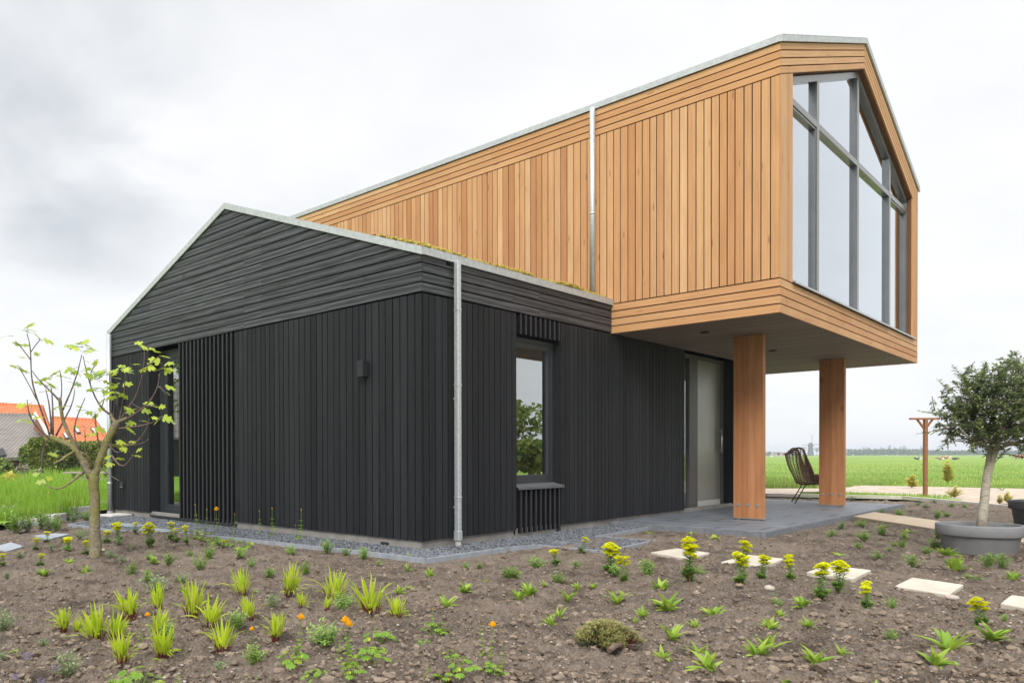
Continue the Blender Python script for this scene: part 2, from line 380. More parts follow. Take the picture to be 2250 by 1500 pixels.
mb = MB(); rr = random.Random(3)
for i in range(4200):
    x = rr.uniform(.2, XA - .02); y = -.01 + 1.2 * rr.random() ** 2.6; dens = vn([x * 1.6], [y * 2], 9)[0]
    if dens < (.62 if x < 1.1 else .42): continue
    z = ZFT - .02 + SL * y; mb.blob((x, y, z + .02 + rr.uniform(.0, .03) + .09 * max(0, dens - .42)), rr.uniform(.012, .028), .9, .35, rr)
o = mb.build('sedum', M_sedum, house); o['kind'] = 'stuff'
# downpipes
def downpipe(path, r=.040, joints=(), shoe=None):
    mb = MB(); mb.tube(path, r, 14)
    for z in joints: mb.tube([(path[0][0], path[0][1], z), (path[0][0], path[0][1], z + .035)], r + .004, 14)
    o = mb.build('downpipe', M_zinc, house)
    if shoe:
        mb = MB(); x, y = path[-1][0], path[-1][1]; mb.tube([(x, y, -.1), (x, y, .055)], r + .008, 14); mb.build('drain_socket', noisy('grey_plastic', (.28, .28, .27), (.34, .34, .33), 9, .6), o)
    return o
# square section pipe beside the near corner
def squarepipe(x, y, w, z0, z1, joints):
    mb = MB(); h = w / 2
    mb.box((x - h, y - h, z0), (x + h, y + h, z1))
    for z in joints: mb.box((x - h - .004, y - h - .004, z), (x + h + .004, y + h + .004, z + .028))
    mb.box((x - h - .006, y - h - .006, z0 - .03), (x + h + .006, y + h + .006, z0 + .09))
    for zz in (z0 + .35, 1.7, z1 - .3): mb.box((x - .02, y + h, zz), (x + .02, 0, zz + .02))
    o = mb.build('downpipe', M_zinc, house, bevel=.012)
    mb = MB(); mb.tube([(x, y, -.1), (x, y, .055)], h + .002, 14); mb.tube([(x, y, .0), (x, y, .02)], h + .008, 14); mb.build('drain_socket', noisy('grey_plastic', (.28, .28, .27), (.34, .34, .33), 9, .6), o)
pq_ = ray(1006, 900); pq_ = CAM + pq_ * ((-.062 - CAM.y) / pq_.y)
squarepipe(pq_.x, -.062, .064, .09, ZFB + .01, (.55, 1.85, 2.72))
downpipe([(-.065, 7.58, ZFB), (-.065, 7.58, .0)], .045, (.55, 2.55), True)
downpipe([(XA - .06, .28, WZF + .01), (XA - .06, .28, ZFT + .06)], .040, (4.7,))
# wall lamps, sockets
for y, z0, z1 in ((.892, 1.99, 2.185), (7.22, 1.97, 2.165)):
    mb = MB(); mb.box((-.10, y - .052, z0), (-.012, y + .052, z1)); mb.box((-.012, y - .04, z0 + .03), (.002, y + .04, z1 - .03)); mb.build('wall_lamp', noisy('anthracite_lamp', (.020, .021, .024), (.026, .027, .03), 9, .55), house, bevel=.004)
mb = MB(); mb.box((-.05, 7.105, .50), (-.002, 7.22, .585)); mb.box((-.057, 7.112, .585), (-.002, 7.213, .592)); mb.box((-.053, 7.12, .502), (-.05, 7.16, .51), mi=1); mb.box((-.053, 7.17, .502), (-.05, 7.21, .51), mi=1)
mb.build('power_socket', [M_frame, M_zinc], house, bevel=.003)
# glazed door in the gable wall behind the louvre
def pane_frame(mb, o, ex, ez, en, w, h, t, d):
    """rectangular frame: o lower left corner, ex/ez unit dirs, en inward dir"""
    o = V(o); ex = V(ex); ez = V(ez); en = V(en)
    for a, b, c, e_ in ((0, w, 0, t), (0, w, h - t, h), (0, t, t, h - t), (w - t, w, t, h - t)):
        q = [o + ex * a + ez * c, o + ex * b + ez * c, o + ex * b + ez * e_, o + ex * a + ez * e_]; mb.slab(q, en * d)
mb = MB(); mb.box((.20, 3.655, ZCB - .02), (.28, 6.21, .16)); mb.box((.17, 3.655, .02), (.21, 6.21, .075)); mb.box((.20, 3.655, 2.70), (.27, 6.21, ZJ - .02)); mb.box((.20, 6.10, .16), (.27, 6.21, 2.70)); mb.box((.20, 3.655, .16), (.27, 3.76, 2.70)); mb.box((.20, 5.02, .16), (.27, 5.12, 2.7))
pane_frame(mb, (.215, 6.10, .16), (0, -1, 0), (0, 0, 1), (1, 0, 0), .98, 2.54, .075, .05)
mb.box((-.01, 3.65, .03), (.20, 6.21, .06))
gdoor = mb.build('glass_door', M_frame, house, bevel=.003)
mb = MB(); mb.box((.235, 5.12, .20), (.245, 6.03, 2.66)); mb.build('pane', M_glass, gdoor)
mb = MB(); mb.box((.235, 3.76, .16), (.245, 5.02, 2.70)); mb.build('pane', M_glass, gdoor)
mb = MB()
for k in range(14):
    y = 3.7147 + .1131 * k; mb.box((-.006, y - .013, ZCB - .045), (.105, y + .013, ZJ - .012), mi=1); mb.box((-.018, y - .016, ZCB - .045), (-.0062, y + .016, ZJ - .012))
mb.box((.106, 3.66, ZCB - .03), (.116, 5.19, ZJ - .02), mi=1); mb.build('louvre', [M_slat, M_slatshade], house)  # near-black backing sheet added to keep the slat gaps dark
# window in the right wall
mb = MB(); yq = .115
pane_frame(mb, (1.823, yq, .665), (1, 0, 0), (0, 0, 1), (0, 1, 0), 1.042, 1.93, .055, .085)
pane_frame(mb, (1.878, yq + .012, .72), (1, 0, 0), (0, 0, 1), (0, 1, 0), .932, 1.82, .07, .06)
win = mb.build('window', M_frame, house, bevel=.003)
mb = MB(); mb.box((1.948, yq + .035, .79), (2.74, yq + .045, 2.47)); mb.build('pane', M_glass, win)
mb = MB(); mb.slab([(1.815, -.034, .628), (2.90, -.034, .628), (2.90, .115, .665), (1.815, .115, .665)], (0, 0, .012)); mb.box((1.815, -.036, .606), (2.90, -.026, .640)); mb.build('sill', noisy('grey_sill', (.085, .09, .095), (.11, .115, .12), 6, .5), win, bevel=.002)
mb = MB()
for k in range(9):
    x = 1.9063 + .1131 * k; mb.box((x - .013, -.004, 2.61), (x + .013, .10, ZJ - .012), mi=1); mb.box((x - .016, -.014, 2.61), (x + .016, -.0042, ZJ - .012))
mb.box((1.824, .101, 2.60), (2.864, .112, ZJ - .03), mi=1); mb.build('louvre', [M_slat, M_slatshade], house); mb = MB()
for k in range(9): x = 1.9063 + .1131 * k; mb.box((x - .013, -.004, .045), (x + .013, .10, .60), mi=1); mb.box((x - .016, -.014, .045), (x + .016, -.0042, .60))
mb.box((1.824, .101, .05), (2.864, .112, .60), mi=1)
mb.build('louvre', [M_slat, M_slatshade], house)
mb = MB(); mb.box((2.80, .0, -.02), (2.862, .06, .10)); mb.build('corner_profile', M_frame, house)
# front door
mb = MB(); yd = .20
mb.box((6.865, yd, 2.80), (9.078, yd + .09, ZJ - .006)); mb.box((7.77, yd, ZCB - .04), (7.86, yd + .09, 2.80)); mb.box((8.935, yd, ZCB - .04), (9.078, yd + .09, 2.80)); mb.box((6.865, yd, ZCB - .04), (6.93, yd + .09, 2.80)); mb.box((7.48, yd - .01, ZCB - .04), (7.77, yd + .09, 2.80))
dfr = mb.build('door_frame', noisy('grey_door_frame', (.085, .085, .08), (.10, .10, .095), 4, .4), house, bevel=.003)
mb = MB(); mb.box((6.93, yd + .03, .10), (7.48, yd + .045, 2.80)); mb.build('pane', M_glass, dfr)
mb = MB()
for a, b in zip((7.862, 8.12, 8.40, 8.68), (8.117, 8.397, 8.677, 8.933)): mb.box((a, yd + .018, .062), (b, yd + .075, 2.795), (0, 0, 1))
mb.box((7.863, yd + .03, .062), (8.932, yd + .07, 2.795))
fd = mb.build('front_door', M_door, house, bevel=.0015)
mb = MB(); mb.tube([(8.83, yd - .055, 1.08), (8.83, yd - .055, 1.56)], .015, 12)
for z in (1.14, 1.50): mb.tube([(8.83, yd - .055, z), (8.83, yd + .02, z)], .009, 10)
mb.build('door_handle', M_steel, fd)
mb = MB(); mb.box((7.88, yd + .008, .085), (8.92, yd + .0175, .19)); mb.build('kick_plate', plain('kick_plate_steel', (.66, .66, .63), .45, .5, .4), fd)
mb = MB(); mb.box((6.87, yd - .06, .045), (9.07, yd + .02, .058)); mb.build('threshold', M_zinc, dfr)
mb = MB(); mb.box((8.98, .3, ZCB), (XE - .07, .34, ZJ)); mb.box((6.84, .3, .05), (9.08, .34, ZCB)); mb.build('porch_lining', M_void, house)
# interior of the lower rooms: floor, walls, ceiling, blind
mb = MB(); mb.box((.35, .28, .10), (7.0, 7.5, .13)); mb.box((.35, .28, 2.72), (7.0, 7.5, 2.75)); mb.box((6.96, .28, .13), (7.0, 7.5, 2.72)); mb.box((.35, 7.46, .13), (6.96, 7.5, 2.72)); mb.box((3.4, .28, .13), (3.44, 3.4, 2.72))
mb.build('interior', M_inner, house)
mb = MB(); mb.box((1.86, .235, 2.02), (2.80, .25, 2.58)); mb.box((1.86, .228, 2.10), (2.80, .256, 2.13)); mb.box((2.52, .24, .75), (2.84, .262, 2.05)); mb.build('blind', M_blind, win)
mb = MB(); mb.box((1.95, .5, .13), (3.3, 1.3, .55)); mb.box((1.95, .5, .55), (3.3, .72, 1.0)); mb.box((1.95, .72, .55), (2.15, 1.3, .78)); mb.build('sofa_back', noisy('pale_green_cloth', (.42, .46, .36), (.52, .55, .45), 5, .95, .1, .3), house, bevel=.05)
mb = MB(); mb.box((.31, 5.05, 2.02), (.325, 6.08, 2.70)); mb.build('blind', M_blind, gdoor)

# ------------------------------------------------------------------ upper volume
mb = MB(); vboards_x(mb, XA, YB, YW2, WZJ + HG * .5, WZH - HG * .5); 
o_uw = mb.build('larch_wall', M_larch, house)
mb = MB(); pw = (WZF - WZH) / 4
for k in range(4):
    z0 = WZH + k * pw; cs = [YB] + [[1.4, 5.2], [-.5, 3.1], [2.2, 6.1], [.4, 4.4]][k] + [YW2]
    for a, b in zip(cs[:-1], cs[1:]): mb.slab([(XA, a + .001, z0 + HG * .5), (XA, b - .001, z0 + HG * .5), (XA, b - .001, z0 + pw - HG * .5), (XA, a + .001, z0 + pw - HG * .5)], (T, 0, 0), (0, 1, 0))
mb.build('larch_band', M_larch, house); mb = MB()
pl = (WZJ - WZ0) / 4
for k in range(4):
    z0 = WZ0 + k * pl; mb.slab([(XA, YB, z0 + (HG * .5 if k else 0)), (XA, .03, z0 + (HG * .5 if k else 0)), (XA, .03, z0 + pl - HG * .5), (XA, YB, z0 + pl - HG * .5)], (T, 0, 0), (0, 1, 0))
mb.build('larch_band', M_larch, house)
# front with the big window: bottom band, jambs, rakes
mb = MB(); JX0, JX1 = 4.76, 11.862
for k in range(4):
    z0 = WZ0 + k * pl; cs = [XA + T + .001] + [[6.9, 9.6], [6.3, 10.4], [7.6, 10.9], [6.3, 9.9]][k] + [XW]
    for a, b in zip(cs[:-1], cs[1:]): mb.slab([(a, YB, z0 + (HG * .5 if k else 0)), (b - .002, YB, z0 + (HG * .5 if k else 0)), (b - .002, YB, z0 + pl - HG * .5), (a, YB, z0 + pl - HG * .5)], (0, T, 0), (1, 0, 0))
zl = lambda x: WZH + WSL * (min(x, XA + XW - x) - XA)
for a0, a1 in ((XA + T + .001, JX0), (JX1, XW)):
    n = 4
    for k in range(n):
        a = a0 + (a1 - a0) * k / n; b = a0 + (a1 - a0) * (k + 1) / n
        mb.slab([(a + .001, YB, WZJ + HG * .5), (b - .002, YB, WZJ + HG * .5), (b - .002, YB, zl(b) - .004), (a + .001, YB, zl(a) - .004)], (0, T, 0), (0, 0, 1))
for k in range(4):
    lo = k * pw + HG * .5; hi = (k + 1) * pw - HG * .5; s_ = V((1, 0, WSL))
    mb.slab([(XA + T + .001, YB, zl(XA + T) + lo), (XM - .001, YB, zl(XM) + lo), (XM - .001, YB, zl(XM) + hi), (XA + T + .001, YB, zl(XA + T) + hi)], (0, T, 0), (1, 0, WSL))
    mb.slab([(XW, YB, zl(XW) + lo), (XM + .001, YB, zl(XM) + lo), (XM + .001, YB, zl(XM) + hi), (XW, YB, zl(XW) + hi)], (0, T, 0), (1, 0, -WSL))
mb.build('gable_surround', M_larch, house)
# reveals of the window opening
mb = MB(); yr = YB + .35
for x0, x1 in ((JX0 - .02, JX0), (JX1, JX1 + .02)):
    mb.slab([(x0, YB + T + .001, WZJ), (x0, yr, WZJ), (x0, yr, zl(x0) - .01), (x0, YB + T + .001, zl(x0) - .01)], (x1 - x0, 0, 0), (0, 0, 1))
for a, b in ((JX0, XM), (JX1, XM)):
    mb.slab([(a, YB + T + .001, zl(a)), (b, YB + T + .001, zl(b)), (b, yr, zl(b)), (a, yr, zl(a))], (0, 0, .02), (1, 0, 0))
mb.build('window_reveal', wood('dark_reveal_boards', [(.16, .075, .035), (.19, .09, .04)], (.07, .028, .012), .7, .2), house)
# dark backing behind the larch, body, floor, roof
mb = MB()
mb.box((XA + T + .002, YB + T + .002, WZ0 + .03), (XA + .09, YW2, WZF)); mb.box((XW - .09, YB + T + .002, WZ0 + .03), (XW - T - .002, YW2, WZF))
mb.box((XA + .09, YB + T + .002, WZ0 + .03), (XW - .09, YB + .10, WZJ - .01))
for a, b in ((XA + .09, XM), (XW - .09, XM)):
    mb.slab([(a, YB + T + .003, zl(a) + .022), (b, YB + T + .003, zl(b) + .022), (b, YB + T + .003, zl(b) + .40), (a, YB + T + .003, zl(a) + .40)], (0, .08, 0))
mb.box((XA + .09, YB + T + .003, WZJ), (JX0 - .022, YB + .10, WZH)); mb.box((JX1 + .022, YB + T + .003, WZJ), (XW - .09, YB + .10, WZH))
mb.slab([(XA + .09, YW2 - .05, WZ0), (XW - .09, YW2 - .05, WZ0), (XW - .09, YW2 - .05, WZF), (XM, YW2 - .05, WZF + WSL * 4), (XA + .09, YW2 - .05, WZF)], (0, .05, 0))
mb.build('upper_membrane', M_larchgap, house)
mb = MB(); vb = []
for a, b in widths(YB, YW2): mb.slab([(XW, a + G, WZ0), (XW, b - G, WZ0), (XW, b - G, WZF), (XW, a + G, WZF)], (-T, 0, 0), (0, 0, 1))
mb.build('far_wall', M_larch, house)
mb = MB()
for s_ in (0, 1):
    xo = XA - .028 if s_ == 0 else XW + .028
    za = WZT - .05 - WSL * .028; zb = WZT - .05 + WSL * (XM - XA)
    mb.slab([(xo, YB - .02, za), (xo, YW2, za), (XM, YW2, zb), (XM, YB - .02, zb)], (0, 0, .03))
mb.build('upper_roof', bpy.data.materials['dark_roofing'], house)
mb = MB(); fh = WZT - WZF; ap = WZF + WSL * (XM - XA)
mb.slab([(XA - .03, YB - .002, WZF), (XA - .03, YW2, WZF), (XA - .03, YW2, WZT), (XA - .03, YB - .002, WZT)], (.024, 0, 0), (0, 1, 0))
mb.slab([(XW + .03, YB - .002, WZF), (XW + .03, YW2, WZF), (XW + .03, YW2, WZT), (XW + .03, YB - .002, WZT)], (-.024, 0, 0), (0, 1, 0))
for xa in (XA - .032, XW + .032):
    sg = 1 if xa < XM else -1
    mb.slab([(xa, YB - .032, WZF - .01), (XM, YB - .032, ap), (XM, YB - .032, ap + fh), (xa, YB - .032, WZT - .011)], (0, .027, 0), (1, 0, sg * WSL))
    mb.slab([(xa, YB - .034, WZT - .011), (XM, YB - .034, ap + fh), (XM, YB + .15, ap + fh), (xa, YB + .15, WZT - .011)], (0, 0, .006), (1, 0, sg * WSL))
mb.build('roof_edge', M_fascia, house)
# soffit
mb = MB()
for a, b in widths(XA + T + .002, XW - T - .002, .085, .095):
    y1 = .02 if b < XE else YW2
    for c, d in (((YB + T + .002, y1),) if y1 < 1 else ((YB + T + .002, 3.2), (3.2, YW2))): mb.slab([(a + .002, c, WZ0 + .004), (b - .002, c, WZ0 + .004), (b - .002, d - .002, WZ0 + .004), (a + .002, d - .002, WZ0 + .004)], (0, 0, .018), (0, 1, 0))
mb.box((XA + .1, YB + .1, WZ0 + .022), (XW - .1, YW2, WZ0 + .029), mi=1)
mb.build('soffit', [M_soffit, M_void], house)
for u, v in ((1548, 730), (1698, 770)):
    p = P(u, v, WZ0); mb = MB(); mb.tube([(p.x, p.y, WZ0 - .004), (p.x, p.y, WZ0 + .003)], .06, 20); mb.tube([(p.x, p.y, WZ0 - .006), (p.x, p.y, WZ0 - .0042)], .045, 20); mb.build('downlight', M_void, house)
# gable glazing
YG = -2.226; FD = .085
bz = 3.345; TR0, TR1 = 5.785, 5.875; ms = (6.165, XM, 10.455)
zt = lambda x: zl(x) - .012
mb = MB()
mb.box((JX0 + .001, YG, bz - .02), (JX1 - .001, YG + FD, bz + .05)); mb.box((JX0 + .001, YG, bz + .05), (JX0 + .075, YG + FD, zt(JX0) - .0)); mb.box((JX1 - .075, YG, bz + .05), (JX1 - .001, YG + FD, zt(JX1)))
for x in ms: mb.slab([(x - .05, YG - .003, bz + .05), (x + .05, YG - .003, bz + .05), (x + .05, YG - .003, min(zt(x + .05), zt(x)) - .09), (x - .05, YG - .003, min(zt(x - .05), zt(x)) - .09)], (0, FD + .003, 0), (0, 0, 1))
mb.box((JX0 + .075, YG - .001, TR0), (JX1 - .075, YG + FD, TR1))
for a, b in ((JX0 + .001, XM), (JX1 - .001, XM)): mb.slab([(a, YG, zt(a) - .10), (b, YG, zt(b) - .10), (b, YG, zt(b)), (a, YG, zt(a))], (0, FD, 0), (1, 0, 0))
xs = [JX0 + .075] + [q for x in ms for q in (x - .05, x + .05)] + [JX1 - .075]
for i in (0, 6):
    a, b = xs[i], xs[i + 1]; pane_frame(mb, (a + .001, YG + .012, bz + .051), (1, 0, 0), (0, 0, 1), (0, 1, 0), b - a - .002, TR0 - bz - .052, .034, .06)
gw = mb.build('gable_window', M_gframe, house, bevel=.003)
yg = YG + .055
for i in range(0, 8, 2):
    a, b = xs[i], xs[i + 1]
    mb = MB(); mb.box((a + .001, yg, bz + .05), (b - .001, yg + .01, TR0)); mb.build('pane', M_uglass, gw)
    mb = MB(); t_ = lambda x: zt(x) - .09
    mb.slab([(a + .001, yg, TR1), (b - .001, yg, TR1), (b - .001, yg, t_(b)), (a + .001, yg, t_(a))], (0, .01, 0)); mb.build('pane', M_uglass, gw)
mb = MB(); mb.slab([(JX0 - .02, YB - .045, 3.322), (JX1 + .10, YB - .045, 3.322), (JX1 + .10, YG + .02, 3.335), (JX0 - .02, YG + .02, 3.335)], (0, 0, .008)); mb.box((JX0 - .02, YB - .047, 3.305), (JX1 + .10, YB - .037, 3.330)); mb.build('sill', M_fascia, gw)
mb = MB(); mb.box((XA + .1, YG + .2, 3.28), (XW - .1, 6, 3.31)); mb.slab([(XA + .1, 3.2, 3.31), (XW - .1, 3.2, 3.31), (XW - .1, 3.2, 6.2), (XM, 3.2, 6.2 + WSL * 3.9), (XA + .1, 3.2, 6.2)], (0, .04, 0)); mb.box((XA + .1, YG + .2, 3.31), (XA + .13, 3.2, 6.2)); mb.box((XW - .13, YG + .2, 3.31), (XW - .1, 3.2, 6.2))
for a in (XA + .1, XW - .1): mb.slab([(a, YG + .2, 6.2), (XM, YG + .2, 6.2 + WSL * 3.9), (XM, 3.2, 6.2 + WSL * 3.9), (a, 3.2, 6.2)], (0, 0, .02))
mb.build('interior', M_inner, house)
# posts
for x in (6.0156, 10.3418):
    y0, y1 = -1.531, -1.1085; n = 4; mb = MB()
    for k in range(n): mb.box((x, y0 + (y1 - y0) * k / n, .075), (x + .119, y0 + (y1 - y0) * (k + 1) / n - .0006, WZ0 + .003), (0, 0, 1))
    po = mb.build('post', M_post, house)
    for k in range(3):
        y = y0 + (y1 - y0) * (k + .5) / 3.; y = y0 + .07 + (y1 - y0 - .14) * k / 2
        for z in (.275,):
            mb = MB(); mb.tube([(x - .006, y, z), (x + .001, y, z)], .028, 18); mb.tube([(x - .018, y, z), (x - .006, y, z)], .013, 6); mb.build('bolt', M_bolt, po)
    mb = MB(); mb.box((x + .01, y0 + .04, .047), (x + .10, y0 + .10, .075)); mb.box((x + .01, y1 - .10, .047), (x + .10, y1 - .04, .075)); mb.box((x - .004, y0 - .004, .064), (x + .123, y1 + .004, .0748)); mb.build('post_foot', M_bolt, po)
# ================================================================== GROUND
def soil_mat():
    t = NT('crumbly_soil'); co = t.co()
    n1 = t.noise(co, 1.3, 4); n2 = t.noise(co, 14, 5, .65); n3 = t.noise(co, 70, 4, .7); n4 = t.noise(co, 260, 2, .6)
    c = t.mix(t.ramp(n2, .32, .68), (.098, .073, .055), (.31, .243, .188))
    c = t.mix(t.math('MULTIPLY', t.ramp(n3, .50, .72), .75), c, (.46, .395, .335))
    c = t.mix(t.math('MULTIPLY', t.ramp(n4, .56, .70), .8), c, (.58, .52, .45))
    c = t.mix(t.math('MULTIPLY', t.ramp(n3, .50, .33), .55), c, (.026, .019, .015))
    c = t.mix(t.math('MULTIPLY', t.ramp(n1, .42, .68), .38), c, (.42, .335, .26))
    c = t.mix(t.math('MULTIPLY', t.ramp(t.noise(co, 2.9, 5, .6), .50, .66), .62), c, (.062, .046, .036)); c = t.mix(t.math('MULTIPLY', t.ramp(t.noise(co, .45, 3, .5), .52, .64), .35), c, (.40, .33, .265))
    b = t.bump(t.math('ADD', t.math('MULTIPLY', n2, .35), t.math('ADD', t.math('MULTIPLY', n3, .5), t.math('MULTIPLY', n4, .5))), .95, .045)
    return t.fin(t.bsdf(c, .95, .12, 0, b))
M_soil = soil_mat()
def beyond(x, y): return y - (6.02 + .683 * (x + 2.47))          # >0: the lawn side of the border
def build_soil():
    na, nr = 760, 360
    a = np.radians(np.linspace(-33, 49, na)); r = 2.1 * (21. / 2.1) ** np.linspace(0, 1, nr)
    fw = np.array([.68813, .72558]); rt = np.array([.72558, -.68813])
    A, RR = np.meshgrid(a, r); X = CAM.x + RR * (np.cos(A) * fw[0] + np.sin(A) * rt[0]); Y = CAM.y + RR * (np.cos(A) * fw[1] + np.sin(A) * rt[1])
    Z = soil_h(X, Y)
    be = beyond(X, Y); Z = np.where((be > -.3) & (X < .3), Z - .0, Z)
    ok = (be < .25) | (X > .5); ok &= X < 15.2; ok &= ~((X > .1) & (Y > .1) & (X < 9.5))
    vs = np.stack([X, Y, Z], -1).reshape(-1, 3); idx = np.arange(na * nr).reshape(nr, na)
    okq = ok[:-1, :-1] & ok[1:, :-1] & ok[:-1, 1:] & ok[1:, 1:]
    q = np.stack([idx[:-1, :-1], idx[:-1, 1:], idx[1:, 1:], idx[1:, :-1]], -1)[okq]
    used = np.unique(q); mp = -np.ones(na * nr, int); mp[used] = np.arange(len(used))
    me = bpy.data.meshes.new('soil'); me.from_pydata(vs[used].tolist(), [], mp[q].tolist()); me.materials.append(M_soil)
    me.polygons.foreach_set('use_smooth', [True] * len(me.polygons)); me.update()
    o = bpy.data.objects.new('soil', me); COL.objects.link(o); tag(o, kind='structure')
build_soil()
def sheet(name, pts, z, mat, th=.0, kind='structure', sub=0):
    mb = MB(); pts = [V((p[0], p[1], z)) for p in pts]
    if th: mb.slab([p - V((0, 0, th)) for p in pts], (0, 0, th), (1, 0, 0))
    else:
        c = (pts[1] - pts[0]).cross(pts[2] - pts[0]).z; mb.face(pts if c > 0 else pts[::-1])
    o = mb.build(name, mat); return tag(o, kind=kind)
sheet('bare_ground', [(-14, -16), (15.2, -16), (15.2, 3), (-14, 3)], -.085, M_soil)
def meadow_mat():
    t = NT('meadow_grass'); co = t.co(); n1 = t.noise(co, .05, 4); n2 = t.noise(co, .6, 4); n3 = t.noise(co, 6, 3)
    c = t.mix(t.ramp(n1, .38, .62), (.13, .25, .035), (.24, .34, .05)); c = t.mix(t.math('MULTIPLY', t.ramp(n2, .4, .7), .5), c, (.13, .25, .05)); c = t.mix(t.math('MULTIPLY', t.ramp(t.noise(co, .17, 4, .6), .50, .68), .6), c, (.30, .33, .11))
    c = t.mix(t.math('MULTIPLY', t.ramp(n3, .4, .7), .35), c, (.30, .36, .08))
    return t.fin(t.bsdf(c, .9, .1, 0, t.bump(t.math('ADD', n2, n3), .6, .15)))
M_meadow = meadow_mat()
mb = MB(); g = [-3500, -400, -120, -40, 0, 40, 120, 400, 3500]
for i in range(8):
    for j in range(8): mb.face([(g[i], g[j], -.12), (g[i + 1], g[j], -.12), (g[i + 1], g[j + 1], -.12), (g[i], g[j + 1], -.12)])
tag(mb.build('meadow', M_meadow), kind='structure')
# lawn to the left of the house
mb = MB(); M_lawn = noisy('lawn_grass', (.14, .28, .03), (.25, .38, .05), 1.2, .9, .1, .6, .05, 0, 25)
Lx = [-26, -14, -7, -2.47, -.3, .25, .35]
for i in range(len(Lx) - 1):
    x0, x1 = Lx[i], Lx[i + 1]; y0, y1 = 6.12 + .683 * (x0 + 2.47), 6.12 + .683 * (x1 + 2.47)
    for (a, za), (b, zb) in (((0, .07), (6, .05)), ((6, .05), (20, -.03)), ((20, -.03), (60, -.05))): mb.face([(x0, y0 + a, za), (x1, y1 + a, za), (x1, y1 + b, zb), (x0, y0 + b, zb)])
mb.face([(.35, 8.05, .07), (30, 28, -.03), (30, 70, -.05), (.35, 68, -.05)])
tag(mb.build('lawn', M_lawn), kind='structure')
def blades(name, spots, c, hmin, hmax, w, rnd, lean=.35):
    mb = MB()
    for x, y, z, k in spots:
        a = rnd.uniform(0, 6.28); h = rnd.uniform(hmin, hmax) * k; l = rnd.uniform(.05, lean) * h; ww = w * rnd.uniform(.7, 1.3) * k
        b = rnd.uniform(0, 6.28); dx, dy = math.cos(b) * ww / 2, math.sin(b) * ww / 2; ox, oy = math.cos(a) * l, math.sin(a) * l
        n = len(mb.v); mb.v += [(x - dx, y - dy, z), (x + dx, y + dy, z), (x + ox * .35 + dx * .7, y + oy * .35 + dy * .7, z + h * .6), (x + ox * .35 - dx * .7, y + oy * .35 - dy * .7, z + h * .6), (x + ox, y + oy, z + h)]
        mb.f += [(n, n + 1, n + 2, n + 3), (n + 3, n + 2, n + 4)]; mb.uv += [(0., 0.)] * 7; mb.mi += [0, 0]; mb.smooth += [True, True]
    return tag(mb.build(name, c), kind='stuff')
M_blade = leafy('lawn_blades', (.17, .36, .025), (.30, .46, .05), (.42, .44, .12), .4)
rr = random.Random(5); spots = []
while len(spots) < 30000:
    u = rr.uniform(-120, 262); v = 1150 - 112 * rr.random() ** 1.25
    p = P(u, v, .03)
    if beyond(p.x, p.y) < .12 or (p.x > -.1 and p.y < 7.9) or p.x > .5 and p.y < 8.1: continue
    dep = (p - CAM).dot(f2); cl = vn([p.x * 1.1], [p.y * 1.1], 12)[0]
    spots.append((p.x, p.y, .05, min(2.2, .75 + dep / 28) * (.55 + .9 * cl)))
blades('lawn_grass', spots, M_blade, .10, .26, .012, rr)
M_mblade = leafy('meadow_blades', (.17, .29, .05), (.28, .38, .09), (.40, .40, .14), .4)
spots = []
while len(spots) < 24000:
    u = rr.uniform(1640, 2330); v = 1078 - 62 * rr.random() ** 1.6; p = P(u, v, -.1)
    if p.x < 18.6 + .0 * p.y + 1.2 * vn([p.y * .5], [0.], 3)[0] + (3.4 if p.y < .8 else 0): continue
    dep = (p - CAM).dot(f2); spots.append((p.x, p.y, -.12, min(2., .6 + dep / 45) * (.5 + .9 * vn([p.x * .4], [p.y * .4], 13)[0]) * (2.2 if p.y > 1.2 and p.x < 30 else .8)))
blades('meadow_grass', spots, M_mblade, .04, .11, .02, rr)
# sand strip, turf strip and pale kerb behind the beds
M_sand = noisy('pale_sand', (.36, .29, .22), (.55, .48, .40), 3, .95, .1, .5, .02, 0, 30)
sheet('sand_strip', [(15.2, 4), (24, 3), (25, -14), (14, -14), (13.9, -3.3), (16.0, -1.4)], -.02, M_sand)
sheet('turf_strip', [(15.9, .9), (17.6, .8), (17.3, -1.2), (15.6, -2.6), (15.0, -2.55), (16.1, -1.35)], .0, M_lawn)
rr = random.Random(15); spots = []
while len(spots) < 1500:
    a_, b_ = rr.random(), rr.random(); x = 15.9 + 1.5 * a_ - .55 * max(0, b_ - .6); y = .85 - 3.1 * b_
    spots.append((x, y, 0, 1))
blades('turf_grass', spots, M_blade, .03, .07, .012, rr)
mb = MB(); kp = [(15.05, 4.0), (15.09, 1.39), (15.63, -.18), (15.91, -1.41), (13.79, -3.17), (12.6, -4.2), (11., -6)]
for a, b in zip(kp[:-1], kp[1:]):
    a = V((*a, -.05)); b = V((*b, -.05)); d = (b - a).normalized(); n_ = V((-d.y, d.x, 0)) * .05
    mb.slab([a - n_, b - n_, b + n_, a + n_], (0, 0, .085), d)
o = tag(mb.build('path_kerb', noisy('pale_concrete', (.52, .49, .44), (.64, .61, .56), 8, .9, .2, .2, .003)), kind='structure')
